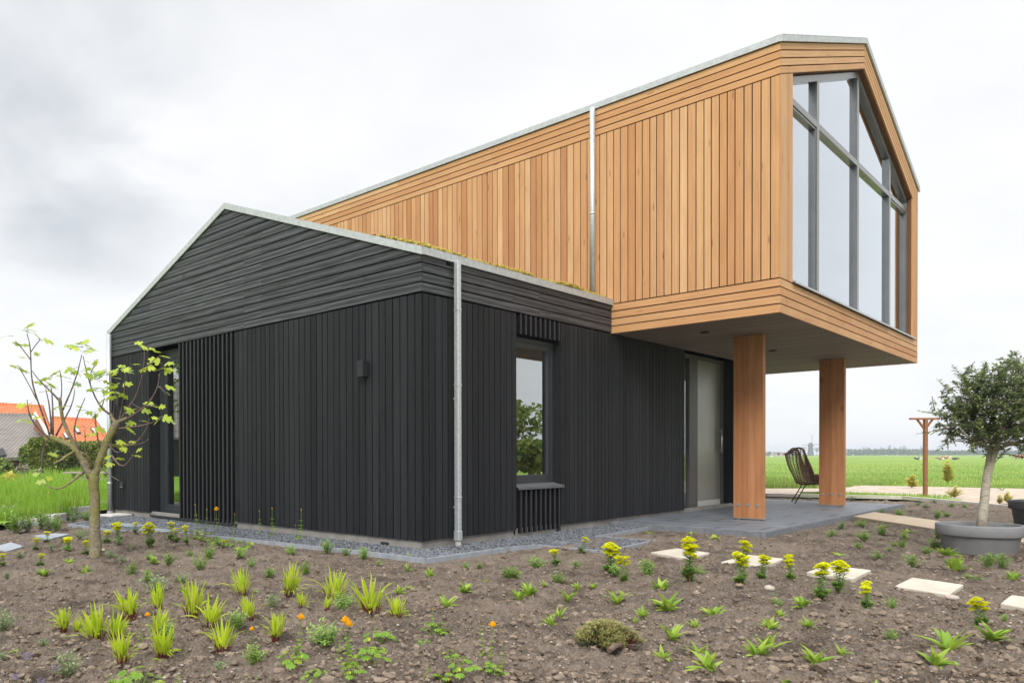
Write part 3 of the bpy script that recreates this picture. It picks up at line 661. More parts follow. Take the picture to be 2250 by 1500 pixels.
# patio
def patio_mat():
    t = NT('charcoal_tiles'); co = t.co(); br = t.N('TexBrick'); mp = t.N('Mapping'); t.set(mp, 0, co); mp.inputs['Rotation'].default_value = (0, 0, rad(90))
    t.set(br, 'Vector', mp.outputs[0]); br.offset = .5; br.inputs['Scale'].default_value = 1.; br.inputs['Mortar Size'].default_value = .017; br.inputs['Brick Width'].default_value = 1.0; br.inputs['Row Height'].default_value = .5
    br.inputs['Color1'].default_value = (.15, .165, .19, 1); br.inputs['Color2'].default_value = (.18, .195, .22, 1); br.inputs['Mortar'].default_value = (.03, .032, .035, 1)
    n = t.noise(co, 2.2, 4); n2 = t.noise(co, 60, 3)
    c = t.mix(t.math('MULTIPLY', t.ramp(n, .4, .7), .45), br.outputs[0], (.26, .28, .31)); c = t.mix(t.math('MULTIPLY', t.ramp(n2, .5, .7), .3), c, (.08, .085, .095))
    return t.fin(t.bsdf(c, t.math('ADD', t.math('MULTIPLY', n, .3), .42), .4, 0, t.bump(t.math('ADD', t.math('MULTIPLY', br.outputs[1], -1.), t.math('MULTIPLY', n2, .15)), .5, .004)))
M_tile = patio_mat()
px0, px1, py0 = 4.225, 12.045, -2.165; zp = .0465
mb = MB(); mb.box((px0 + .055, py0 + .055, -.15), (px1 - .055, .03, zp)); mb.box((XE + .01, .034, -.15), (px1 - .055, 9, zp)); mb.box((6.86, .034, -.15), (9.08, .29, zp - .002))
tag(mb.build('patio', M_tile), kind='structure')
mb = MB(); M_pk = noisy('charcoal_kerb', (.13, .14, .155), (.20, .21, .23), 12, .75, .3, .2, .003)
for i in range(8):
    a = px0 + .978 * i; mb.box((a + .002, py0, -.2), (min(a + .976, px1), py0 + .05, zp + .002))
for i in range(3):
    a = py0 + .052 + .72 * i; mb.box((px0, a, -.2), (px0 + .05, min(a + .717, -.01), zp + .002))
for i in range(11):
    a = py0 + .052 + 1.0 * i; mb.box((px1 - .05, a, -.2), (px1, a + .997, zp + .002))
o = mb.build('patio_kerb', M_pk, bevel=.004); tag(o, kind='structure')
# sandy slab path
M_path = noisy('sandy_slabs', (.40, .32, .235), (.52, .43, .33), 5, .92, .15, .3, .004, 0, 90, isl=.4)
near = [V((8.05, -2.23, 0)), V((6.32, -3.6, 0)), V((5.28, -4.5, 0)), V((3.6, -6.0, 0))]; far = [V((9.37, -2.23, 0)), V((7.9, -3.38, 0)), V((6.54, -4.52, 0)), V((4.9, -6.0, 0))]
def along(l, t):
    k = min(int(t), len(l) - 2); return l[k].lerp(l[k + 1], t - k)
mb = MB()
for i in range(6):
    a, b = i * .5, i * .5 + .497
    mb.slab([along(near, a) - V((0, 0, .05)), along(near, b) - V((0, 0, .05)), along(far, b) - V((0, 0, .05)), along(far, a) - V((0, 0, .05))], (0, 0, .088 + .003 * (i % 2)), (1, 0, 0))
tag(mb.build('garden_path', M_path, bevel=.004), kind='structure')
# gravel strip round the house, with its edging
def gravel_mat():
    t = NT('dark_gravel'); co = t.co(); v = t.N('TexVoronoi'); t.set(v, 'Vector', co); v.inputs['Scale'].default_value = 55
    c = t.mix(t.ramp(t.noise(co, 60, 2), .3, .7), (.06, .066, .075), (.18, .19, .21)); c = t.mix(t.ramp(v.outputs['Distance'], .35, .6), c, (.015, .016, .018))
    return t.fin(t.bsdf(c, .8, .3, 0, t.bump(v.outputs['Distance'], 1., -.012)))
M_grav = gravel_mat()
e1 = [(-.60, -.58), (-.60, .3), (-.69, 1.1), (-.78, 2.1), (-.92, 3.2), (-1.0, 3.9), (-1.46, 4.5), (-1.5, 5.96), (-.74, 6.52), (-.62, 7.7)]
e2 = [(-.60, -.58), (.81, -.60), (1.24, -.67), (1.24, -1.53), (2.62, -1.44), (2.58, -.68), (4.2, -.60)]
mb = MB()
for l, s_ in ((e1, 0), (e2, 1)):
    for a, b in zip(l[:-1], l[1:]):
        if s_ == 0: mb.face([(a[0], a[1], -.006), (.045, a[1], -.006), (.045, b[1], -.006), (b[0], b[1], -.006)][::(1)])
        elif abs(a[0] - b[0]) > .2: mb.face([(a[0], a[1], -.005), (b[0], b[1], -.005), (b[0], .045, -.005), (a[0], .045, -.005)])
tag(mb.build('gravel_strip', M_grav), kind='structure')
mb = MB()
for l in (e1, e2):
    for a, b in zip(l[:-1], l[1:]):
        a = V((*a, -.12)); b = V((*b, -.12)); d = (b - a).normalized(); n_ = V((-d.y, d.x, 0)) * .019; ex = d * .01
        mb.slab([a - n_ - ex, b - n_ + ex, b + n_ + ex, a + n_ - ex], (0, 0, .134), d)
o = mb.build('gravel_edging', noisy('grey_edging', (.22, .24, .27), (.30, .32, .35), 10, .7, .3, .1)); tag(o, kind='structure')
rr = random.Random(11); mb = MB(); M_gst = noisy('gravel_stones', (.045, .05, .057), (.22, .235, .26), 40, .75, .35, 0, isl=.75)
def inside(x, y):
    if x < 0 and -.58 < y < 7.6:
        l = e1; e_ = np.interp(y, [p[1] for p in l], [p[0] for p in l]); return x > e_ + .02
    if -.56 < y < .0 and -.6 < x < 4.2: return True
    return 1.26 < x < 2.6 and -1.42 < y < -.5
n = 0
while n < 21000:
    if rr.random() < .62: x, y = rr.uniform(-1.5, 0.03), rr.uniform(-.6, 7.4)
    else: x, y = rr.uniform(-.6, 4.2), rr.uniform(-1.5, .03)
    if not inside(x, y): continue
    mb.blob((x, y, rr.uniform(-.002, .008)), rr.uniform(.007, .014), .7, .35, rr); n += 1
tag(mb.build('gravel', M_gst), kind='stuff')
# clods, pebbles, bark and straw on the bed
rr = random.Random(21); mb = MB(); mb2 = MB(); mb3 = MB()
def bedspot(umin=-60, umax=2310, vmin=1150, vmax=1540, pw=1.):
    for _ in range(200):
        u = rr.uniform(umin, umax); v = vmin + (vmax - vmin) * rr.random() ** pw; p = P(u, v, -.01)
        if beyond(p.x, p.y) > -.1 or inside(p.x, p.y) or (p.x > 4.1 and p.y > -2.3 and p.x < 12.2) or (p.x > -.05 and p.y > -.55) or p.x > 13: continue
        return p
    return p
for i in range(15000):
    p = bedspot(); r_ = .004 + .016 * rr.random() ** 3.2
    if rr.random() < .012: r_ *= 2.1
    mb.blob((p.x, p.y, sh(p.x, p.y) + r_ * .25), r_, .75, .38, rr)
for i in range(900):
    p = bedspot(); r_ = rr.uniform(.016, .034); mb.blob((p.x, p.y, sh(p.x, p.y) + r_ * .05), r_, .6, .4, rr)
tag(mb.build('soil_clods', noisy('soil_clods', (.085, .063, .047), (.29, .23, .175), 55, .95, .1, .6, .004, 0, 180, isl=.6)), kind='stuff')
for i in range(2600):
    p = bedspot(); r_ = .003 + .008 * rr.random() ** 3
    mb2.blob((p.x, p.y, sh(p.x, p.y) + r_ * .3), r_, .7, .25, rr)
tag(mb2.build('pebbles', noisy('pale_pebbles', (.24, .21, .18), (.46, .41, .35), 30, .85, .25, 0, isl=.7)), kind='stuff')
for i in range(900):
    p = bedspot(); L = rr.uniform(.02, .085); a = rr.uniform(0, 6.28); z = sh(p.x, p.y) + .008; d = V((math.cos(a), math.sin(a), rr.uniform(-.15, .25)))
    q = V((p.x, p.y, z)); bnd = V((-d.y, d.x, .2)) * L * rr.uniform(-.2, .2)
    mb3.tube([q, q + d * L * .5 + bnd, q + d * L], [rr.uniform(.0009, .0028)] * 2 + [.0008], 4)
tag(mb3.build('twigs_and_straw', noisy('dry_straw', (.16, .10, .06), (.46, .37, .25), 9, .9, .1, 0, isl=.8)), kind='stuff')
# stepping stones
M_step = noisy('pale_stepping_slab', (.44, .40, .33), (.56, .51, .43), 6, .9, .15, .25, .003, 0, 120)
M_gslab = noisy('grey_slab', (.25, .28, .31), (.34, .37, .40), 7, .8, .25, .2, .003, 0, 110)
def quad(name, pts, z, mat, label, group, th=.05, cat='stepping stone'):
    q = [P(u, v, z) for u, v in pts]; c = sum(q, V()) / 4; c.z = z - th
    q = [p - V((0, 0, .002)) for p in q]; mb = MB(); mb.slab([p - V((0, 0, th)) for p in q], (0, 0, th), q[1] - q[0]); o = mb.build(name, mat, base=c, bevel=.006)
    return tag(o, label, cat, group)
G1 = 'pale stepping stones across the bed'
quad('stepping_stone', [(1430, 1212), (1488, 1203), (1559, 1213), (1512, 1226)], .012, M_step, 'pale square stepping stone nearest the patio corner, with yellow spurge in front of it', G1)
quad('stepping_stone', [(1584, 1233), (1643, 1217), (1722, 1226), (1682, 1242)], .012, M_step, 'pale square stepping stone with two yellow spurge heads standing in front of it', G1)
quad('stepping_stone', [(1772, 1255), (1818, 1240), (1914, 1251), (1875, 1270)], .014, M_step, 'pale square stepping stone mid row, a tall spurge before its left half', G1)
quad('stepping_stone', [(1965, 1286), (2004, 1267), (2117, 1283), (2085, 1305)], .014, M_step, 'pale square stepping stone lying bare below the olive pot', G1)
quad('stepping_stone', [(2198, 1324), (2222, 1305), (2338, 1322), (2322, 1347)], .014, M_step, 'pale square stepping stone cut by the right edge of the picture', G1)
G2 = 'grey slabs at the left'
quad('grey_slab', [(-40, 1206), (24, 1190), (54, 1198), (-6, 1216)], .01, M_gslab, 'blue grey square slab in the soil at the left edge of the picture', G2)
quad('grey_slab', [(75, 1175), (122, 1170), (153, 1172), (108, 1183)], .01, M_gslab, 'blue grey square slab in the soil left of the fig trunk', G2)
G3 = 'slabs laid in the gravel'
quad('gravel_slab', [(1212, 1190), (1262, 1183.5), (1332, 1187), (1288, 1197)], .012, M_tile, 'dark slab set in the gravel pad right of the window', G3, .03, 'slab')
quad('gravel_slab', [(232, 1151), (262, 1147), (324, 1152), (300, 1156)], .012, M_gslab, 'grey slab in the gravel just outside the glass door', G3, .03, 'slab')
quad('gravel_slab', [(302, 1161.5), (330, 1158), (392, 1163), (364, 1167)], .012, M_gslab, 'grey slab in the gravel behind the yellow spurge right of the fig', G3, .03, 'slab')
# concrete blocks along the lawn border
M_block = noisy('weathered_concrete', (.42, .41, .39), (.62, .60, .57), 7, .95, .15, .6, .01, 0, 40)
def block(pa, pb, z0, z1, w, label, rough=0., name='concrete_block'):
    a = P(*pa, z0); b = P(*pb, z0); d = (b - a); d.z = 0; L = d.length; d.normalize(); n_ = V((-d.y, d.x, 0))
    mb = MB(); mb.slab([a, b, b + n_ * w, a + n_ * w], (0, 0, z1 - z0), d); o = mb.build(name, M_block, base=a, bevel=.012)
    return tag(o, label, 'block', 'concrete blocks edging the lawn')
block((146, 1144), (205, 1138), -.05, .17, .25, 'tall pale concrete block at the lawn corner, left of the fig trunk')
block((118, 1152), (147, 1147), -.05, .11, .22, 'low rough concrete block left of the tall pale block')
block((38, 1162), (62, 1160), -.05, .075, .2, 'small half buried concrete lump at the lawn edge')
block((68, 1158), (86, 1157), -.05, .085, .18, 'rounded concrete lump between the lawn and the grey slab')
block((207, 1137), (246, 1140), -.03, .03, .5, 'flat pale concrete slab at the foot of the left downpipe')
block((219, 1122), (244, 1119), .0, .16, .3, 'pale concrete block behind the fig trunk beside the house corner')

# ================================================================== PLANTS
rp = random.Random(99)
M_lime = leafy('lime_grass_blades', (.40, .55, .02), (.55, .66, .04), (.60, .55, .16), .45)
M_redstem = plain('red_brown_stem', (.11, .028, .015), .7, .2)
M_green = leafy('rosette_leaves', (.24, .40, .045), (.36, .50, .07), (.40, .46, .08), .38)
M_dgreen = leafy('spurge_leaves', (.13, .26, .065), (.23, .37, .06), (.30, .42, .05), .35)
M_yellow = leafy('yellow_bracts', (.72, .74, .008), (.85, .82, .015), (.50, .66, .02), .4)
M_feather = leafy('feathery_leaves', (.18, .32, .065), (.31, .45, .10), None, .35)
M_grey = leafy('grey_green_leaves', (.20, .29, .13), (.29, .38, .17), (.36, .44, .2), .3)
M_palm = leafy('lobed_leaves', (.17, .33, .035), (.27, .43, .05), (.58, .56, .03), .38)
M_orange = leafy('orange_petals', (.90, .46, .008), (.95, .58, .015), None, .35)
M_purple = leafy('purple_petals', (.20, .15, .45), (.30, .22, .55), None, .35)
M_bud = leafy('yellow_buds', (.62, .50, .03), (.66, .42, .02), None, .2)
def g_grass(s):
    r = random.Random(s); mb = MB()
    for i in range(40 + (s * 17) % 36):
        a = r.uniform(0, 6.28); rad_ = .26 * math.sqrt(r.random()); h = r.uniform(.45, 1.04); ln = r.uniform(.0, .17) + rad_ * .62 + (.30 if i % 9 == 0 else 0)
        b = V((math.cos(a) * rad_ * .55, math.sin(a) * rad_ * .55, 0)); top = b + V((math.cos(a) * ln * .5, math.sin(a) * ln * .5, h * .42))
        if i % 2 == 0: mb.tube([b - V((0, 0, .06)), b.lerp(top, .6), top], [.012, .009, .005], 4, 1, False)
        d = V((math.cos(a) * (ln + .05), math.sin(a) * (ln + .05), h * .95)); mb.leaf(b.lerp(top, r.uniform(.45, 1.)), d + V((r.uniform(-.12, .12), r.uniform(-.12, .12), 0)), V((math.cos(a), math.sin(a), -.2)) * -1, h * r.uniform(.46, .62), r.uniform(.055, .085), r.uniform(-.05, .22) if i % 9 else .8, 0, 4, .25)
    return mb.mesh('grass_tuft', [M_lime, M_redstem])
def g_rosette(s, mat=None, n=24, wide=.30, rise=(.45, 1.5)):
    r = random.Random(s); mb = MB(); n = int(n * r.uniform(.5, 1.15)); wide *= r.uniform(.7, 1.25)
    for i in range(n):
        a = i * 2.4 + r.uniform(-.6, .6); el = r.uniform(*rise); L = r.uniform(.5, 1.08); d = V((math.cos(a) * math.cos(el), math.sin(a) * math.cos(el), math.sin(el)))
        L *= .72 + .28 * math.sin(el); mb.leaf((math.cos(a) * .05, math.sin(a) * .05, -.03), d, (0, 0, 1), L, L * wide * r.uniform(.8, 1.25), r.uniform(.1, .55), 0, 4, .3)
    return mb.mesh('leaf_rosette', [mat or M_green])
def g_feather(s, mat, n=20, spread=.55, lv=11):
    r = random.Random(s); mb = MB()
    for i in range(n):
        a = r.uniform(0, 6.28); k = r.random(); h = r.uniform(.55, 1.) * (1 - .25 * k); d = V((math.cos(a) * spread * k, math.sin(a) * spread * k, h)); b = V((math.cos(a) * .06 * k, math.sin(a) * .06 * k, -.04))
        mb.tube([b, b + d * .5, b + d], [.012, .009, .005], 3, 0, False)
        for j in range(lv):
            t = .18 + .8 * j / lv; p = b + d * t; aa = j * 2.4 + a; e = V((math.cos(aa), math.sin(aa), r.uniform(.1, .9)))
            mb.leaf(p, e, (0, 0, 1), r.uniform(.15, .27), r.uniform(.055, .085), .2, 0, 2, .2)
    return mb.mesh('bushy_seedling', [mat])
def palmleaf(mb, p, d, up, L, n=5, mi=0):
    d = V(d).normalized(); sd = d.cross(V(up)).normalized()
    for k in range(n):
        a = (k - (n - 1) / 2) * (2.3 / n); q = d * math.cos(a) + sd * math.sin(a); l = L * (1 - .12 * abs(k - (n - 1) / 2))
        mb.leaf(p, q + V((0, 0, .0)), up, l, l * .46, .25, mi, 3, .12)
def g_palm(s, n=13):
    r = random.Random(s); mb = MB()
    for i in range(n):
        a = i * 2.4 + r.uniform(-.3, .3); el = r.uniform(.5, 1.4); L = r.uniform(.35, .85); d = V((math.cos(a) * math.cos(el), math.sin(a) * math.cos(el), math.sin(el)))
        mb.tube([(0, 0, -.05), d * L * .6 + V((0, 0, .03)), d * L], [.014, .010, .008], 4, 0, False)
        palmleaf(mb, d * L, V((math.cos(a), math.sin(a), -.25)), (0, 0, 1), r.uniform(.26, .40), 5)
    return mb.mesh('lobed_seedling', [M_palm])
def g_spurge(s, heads):
    """returns foliage mesh and one mesh per flower head, height 1"""
    r = random.Random(s); mb = MB(); hm = []
    for i in range(heads):
        a = r.uniform(0, 6.28); k = 0 if i == 0 else r.uniform(.12, .25); top = V((math.cos(a) * k, math.sin(a) * k, .80 if i == 0 else r.uniform(.55, .78))); b = V((math.cos(a) * k * .3, math.sin(a) * k * .3, -.05))
        mb.tube([b, b.lerp(top, .5) + V((r.uniform(-.03, .03), r.uniform(-.03, .03), 0)), top], [.013, .011, .009], 5, 0, False)
        for j in range(40):
            t = .10 + .86 * j / 40; p = b.lerp(top, t); aa = j * 2.4; mb.leaf(p, (math.cos(aa), math.sin(aa), r.uniform(.0, .6)), (0, 0, 1), r.uniform(.14, .23), .075, .25, 0, 2, .2)
        hb = MB(); subs = [(0, 0, .10)] + [(.115 * math.cos(q_ * 1.26 + a), .115 * math.sin(q_ * 1.26 + a), r.uniform(.02, .08)) for q_ in range(5)] + [(.10 * math.cos(q_ * 1.57 + a), .10 * math.sin(q_ * 1.57 + a), r.uniform(-.16, -.05)) for q_ in range(4)]
        for sx_, sy_, sz_ in subs:
            for j in range(13):
                aa = j * 2.4; q = math.sqrt(j / 13.); c = top + V((sx_ + math.cos(aa) * .075 * q, sy_ + math.sin(aa) * .075 * q, sz_ + .045 * (1 - q * q) + r.uniform(-.015, .015)))
                for l in range(3): a3 = l * 2.09 + aa; hb.leaf(c, (math.cos(a3), math.sin(a3), r.uniform(.2, .7)), (0, 0, 1), r.uniform(.05, .08), .06, .1, 0, 2, .25)
        hm.append(hb.mesh('flower_head', [M_yellow]))
    for i in range(4 + s % 3):
        a = r.uniform(0, 6.28); q = V((math.cos(a) * .17, math.sin(a) * .17, r.uniform(.14, .30))); mb.tube([(0, 0, -.05), q], [.014, .011], 5, 1, False)
        for j in range(20):
            aa = j * 2.4; mb.leaf(q * (.45 + .55 * j / 20), (math.cos(aa), math.sin(aa), .55), (0, 0, 1), r.uniform(.14, .22), .07, .2, 0, 2, .2)
    return mb.mesh('foliage', [M_dgreen, M_redstem]), hm
def g_globe(s, bud):
    r = random.Random(s); mb = MB(); top = V((r.uniform(-.06, .06), r.uniform(-.06, .06), .93))
    mb.tube([(0, 0, -.05), top * .5 + V((r.uniform(-.03, .03), 0, 0)), top], [.010, .008, .006], 5, 0, False)
    for t, L in ((.34, .14), (.52, .12), (.68, .10), (.44, .12)):
        a = r.uniform(0, 6.28)
        for k in range(2): palmleaf(mb, top * t, V((math.cos(a + k * 2.6), math.sin(a + k * 2.6), .1)), (0, 0, 1), L, 5)
    for i in range(6):
        a = i * 1.05 + r.uniform(-.3, .3); d = V((math.cos(a) * .8, math.sin(a) * .8, r.uniform(.5, 1.))).normalized(); L = r.uniform(.13, .24)
        mb.tube([(0, 0, -.04), d * L], [.010, .007], 4, 0, False); palmleaf(mb, d * L, V((math.cos(a), math.sin(a), -.15)), (0, 0, 1), r.uniform(.10, .15), 5)
    hb = MB()
    if bud:
        for k in range(7): a = k * .9; hb.leaf(top - V((0, 0, .01)), (math.cos(a) * .5, math.sin(a) * .5, 1), (-math.cos(a), -math.sin(a), .3), .065, .04, -.5, 0, 3, .3)
    else:
        for k in range(16): a = k * 2.4; e_ = .2 + .9 * (k / 16.); hb.leaf(top, (math.cos(a) * (1.2 - e_), math.sin(a) * (1.2 - e_), e_ * .8), (-math.cos(a), -math.sin(a), .8), .16, .11, -.25, 0, 3, .3)
    return mb.mesh('foliage', [M_palm]), hb.mesh('flower', [M_bud if bud else M_orange])
VAR = {}
def var(kind, i):
    k = (kind, i)
    if k not in VAR:
        VAR[k] = {'grass': lambda: g_grass(i), 'ros': lambda: g_rosette(i), 'broad': lambda: g_rosette(i + 50, None, 13, .42, (.1, .9)), 'fea': lambda: g_feather(i, M_feather), 'grey': lambda: g_feather(i + 20, M_grey, 16, .6, 9),
                  'spr': lambda: g_spurge(i, 1 + i % 3), 'palm': lambda: g_palm(i), 'glo': lambda: g_globe(i, False), 'bud': lambda: g_globe(i, True)}[kind]()
    return VAR[k]
ORD = ['first', 'second', 'third', 'fourth', 'fifth', 'sixth', 'seventh', 'eighth', 'ninth', 'tenth', 'eleventh', 'twelfth', 'thirteenth', 'fourteenth', 'fifteenth', 'sixteenth', 'seventeenth', 'eighteenth', 'nineteenth', 'twentieth']
def zone(u, v):
    if v < 1262 and u < 400: return 'round the fig tree trunk'
    if v < 1262 and u < 930: return 'along the gravel below the black gable'
    if u < 585: return 'in the left front of the bed'
    if u < 1120 and v > 1262: return 'in the front bed before the black house'
    if u < 1180: return 'near the black corner of the house'
    if v < 1296 and u < 1700: return 'between gravel pad and stepping stones'
    if u < 1640: return 'round the dwarf spruce'
    if v < 1262: return 'between patio and olive pot'
    return 'below the row of stepping stones'
LOOK = {'grass': ('lime grass tuft', 'grass tuft', 'lime grass tufts in the bed', 'grass_tuft'), 'ros': ('narrow leaved green rosette', 'plant', 'leaf rosettes in the bed', 'leaf_rosette'), 'broad': ('broad leaved low rosette', 'plant', 'leaf rosettes in the bed', 'leaf_rosette'),
        'fea': ('bushy fine leaved seedling', 'plant', 'bushy seedlings in the bed', 'bushy_seedling'), 'grey': ('grey green feathery seedling', 'plant', 'bushy seedlings in the bed', 'bushy_seedling'), 'spr': ('yellow flowering spurge', 'spurge', 'yellow spurges in the bed', 'yellow_spurge'),
        'palm': ('lobed leaved low plant', 'plant', 'lobed leaved plants in the bed', 'lobed_plant'), 'glo': ('open orange globeflower', 'flower', 'globeflowers in the bed', 'globeflower'), 'bud': ('closed globeflower bud', 'flower', 'globeflowers in the bed', 'globeflower')}
LIST = {
 'grass': [(139, 1378, 58), (166, 1377, 30), (214, 1396, 87), (287, 1359, 67), (348, 1337, 62), (421, 1357, 75), (251, 1400, 55), (343, 1389, 60), (460, 1381, 67), (490, 1429, 70), (269, 1456, 65), (358, 1436, 65), (535, 1312, 62), (550, 1366, 58), (635, 1314, 64), (662, 1341, 40), (732, 1324, 70), (816, 1346, 85), (871, 1352, 46), (605, 1409, 70), (718, 1345, 34)],
 'spr': [(8, 1252, 30), (88, 1247, 30), (79, 1214, 30), (104, 1194, 28), (150, 1213, 36), (188, 1220, 34), (235, 1194, 30), (260, 1194, 50), (298, 1178, 24), (331, 1203, 58), (388, 1194, 34), (377, 1188, 42), (412, 1199, 46), (492, 1202, 20), (1277, 1216, 40), (1341, 1252, 84), (1374, 1276, 74), (1221, 1242, 38), (1514, 1284, 110), (1632, 1250, 72), (1628, 1294, 84), (1672, 1276, 66), (1741, 1279, 70), (1803, 1328, 96), (1842, 1314, 80), (1908, 1342, 72), (2161, 1376, 76)],
 'glo': [(335, 1400, 64), (548, 1440, 66), (655, 1440, 96), (765, 1470, 104), (1075, 1470, 94), (478, 1172, 60), (771, 1472, 98)],
 'bud': [(309, 1412, 44), (742, 1445, 70), (832, 1402, 56), (1104, 1490, 78), (435, 1180, 70), (455, 1178, 62), (515, 1178, 56), (572, 1172, 58), (600, 1178, 70), (660, 1184, 74), (654, 1190, 46), (952, 1392, 66), (1062, 1440, 80), (940, 1499, 40), (392, 1500, 32), (990, 1462, 32)],
 'ros': [(1142, 1321, 24), (1161, 1309, 28), (1247, 1321, 32), (1270, 1303, 27), (1195, 1287, 16), (1307, 1289, 19), (1356, 1324, 28), (1376, 1309, 30), (1453, 1299, 32), (1468, 1339, 38), (1411, 1353, 27), (1394, 1361, 18), (1212, 1371, 32), (1227, 1353, 26), (1568, 1351, 30), (1528, 1368, 26), (1476, 1398, 40), (1533, 1426, 28), (1456, 1448, 30), (1560, 1476, 40), (1665, 1426, 42), (943, 1274, 22), (901, 1297, 18), (878, 1311, 18), (1020, 1306, 24), (983, 1334, 30), (1065, 1279, 14), (894, 1254, 16), (1713, 1350, 26), (1779, 1376, 36), (1764, 1343, 26), (1794, 1454, 46), (1847, 1436, 24), (1690, 1378, 32), (1685, 1416, 42), (1885, 1315, 20), (2179, 1416, 34), (2088, 1431, 46), (2055, 1462, 38), (2108, 1472, 18), (1730, 1505, 22), (1926, 1508, 20), (149, 1239, 18), (190, 1257, 24), (97, 1264, 22), (335, 1236, 18), (2098, 1254, 30), (2078, 1226, 28), (2225, 1269, 22)],
 'broad': [(789, 1294, 16), (1840, 1165, 16), (1570, 1188, 16), (1845, 1219, 15), (1428, 1168, 14), (1518, 1170, 14), (1747, 1386, 14), (562, 1300, 12), (1997, 1176, 15), (33, 1420, 14)],
 'fea': [(1130, 1272, 28), (1176, 1244, 36), (1224, 1277, 28), (1266, 1246, 18), (1351, 1262, 24), (1422, 1264, 36), (1536, 1262, 26), (672, 1257, 32), (592, 1267, 28), (719, 1212, 36), (761, 1217, 24), (799, 1229, 30), (834, 1239, 18), (898, 1224, 16), (1023, 1242, 18), (1053, 1242, 14), (1115, 1274, 28), (754, 1338, 38), (722, 1416, 62), (1959, 1401, 38), (1885, 1208, 17), (1828, 1183, 24), (1900, 1196, 24), (1938, 1180, 28), (1895, 1160, 22), (1988, 1190, 20), (1964, 1201, 15), (1981, 1212, 20), (1954, 1216, 15), (1931, 1234, 26), (2004, 1246, 28), (2037, 1221, 20), (2055, 1206, 22), (2062, 1188, 26), (2149, 1270, 22), (2171, 1251, 34), (2202, 1249, 34), (2126, 1268, 18), (1964, 1338, 32), (2207, 1368, 20), (562, 1450, 50), (373, 1406, 44), (522, 1389, 48), (440, 1254, 30), (458, 1227, 30), (528, 1227, 26), (368, 1244, 28), (323, 1274, 32), (418, 1222, 22), (290, 1264, 36), (552, 1246, 22), (1706, 1330, 22), (480, 1200, 22), (640, 1215, 24), (1975, 1137, 20), (2058, 1142, 22), (1938, 1128, 14)],
 'grey': [(597, 1339, 44), (41, 1229, 20), (114, 1219, 22), (17, 1277, 22), (244, 1227, 24), (261, 1199, 22), (292, 1207, 18), (269, 1239, 22), (328, 1226, 22), (343, 1299, 52), (398, 1274, 30), (398, 1297, 22), (174, 1186, 24), (198, 1192, 22), (4, 1379, 52), (4, 1436, 32), (94, 1401, 24), (149, 1471, 56), (483, 1473, 24), (140, 1196, 18), (1850, 1166, 20), (820, 1300, 14), (62, 1500, 26), (1700, 1312, 18)],
 'palm': [(960, 1391, 34), (928, 1418, 20), (645, 1466, 44), (809, 1471, 40), (771, 1499, 44), (995, 1453, 28), (978, 1495, 30), (1015, 1492, 36), (311, 1490, 66), (259, 1502, 44), (553, 1488, 20), (838, 1410, 36), (440, 1190, 24), (470, 1196, 26), (505, 1196, 22), (540, 1204, 26), (690, 1500, 28), (1082, 1492, 40), (820, 1440, 30)],
}
for kind, items in LIST.items():
    desc, cat, grp, nm = LOOK[kind]; zs = {}
    for it in items: zs.setdefault(zone(it[0], it[1]), []).append(it)
    for zn, its in zs.items():
        its.sort()
        for i, (u, v, h) in enumerate(its):
            p = P(u, v, -.01); p.z = sh(p.x, p.y) - .004; H = h / PXM(p)
            o_ = ORD[i] if len(its) > 1 else 'only'
            lab = ('%s %s, %s from the left' % (desc, zn, o_)) if len(its) > 1 else '%s %s' % (desc, zn)
            k = rp.randrange(10); rz = rp.uniform(0, 6.28); w = {'ros': .95, 'broad': 1.4, 'palm': 1.15, 'grass': .82}.get(kind, 1.); H *= {'ros': 1.28, 'fea': 1.22, 'grey': 1.22, 'palm': 1.15, 'grass': 1.26, 'broad': 1.1}.get(kind, 1.)
            if kind in ('spr', 'glo', 'bud'):
                if kind == 'spr': k = {True: [1, 4, 2, 7, 8][i % 5], False: [0, 3, 6, 9][i % 4]}[h > 46]
                me = var(kind, k); root = empty(nm, p, lab, cat, grp, rz); root.rotation_euler = (rp.gauss(0, .08), rp.gauss(0, .08), rz); H *= .92 if kind == 'spr' and h > 60 else 1.; ww = .95 if h < 46 else .72 if kind == 'spr' else .8
                root.scale = (H * ww * (1.5 if kind == 'spr' and h < 40 else 1.1 if kind == 'spr' else 1), H * ww * (1.5 if kind == 'spr' and h < 40 else 1.1 if kind == 'spr' else 1), H)
                a = bpy.data.objects.new('foliage', me[0]); COL.objects.link(a); a.parent = root
                for hm in (me[1] if kind == 'spr' else [me[1]]):
                    b = bpy.data.objects.new('flower_head', hm); COL.objects.link(b); b.parent = root
            else:
                o = bpy.data.objects.new(nm, var(kind, k)); COL.objects.link(o); o.location = p; o.rotation_euler = (rp.gauss(0, .11), rp.gauss(0, .11), rz); q = rp.uniform(.85, 1.15); H *= rp.uniform(.85, 1.12); o.scale = (H * w * q * rp.uniform(.85, 1.15), H * w * q, H)
                tag(o, lab, cat, grp)
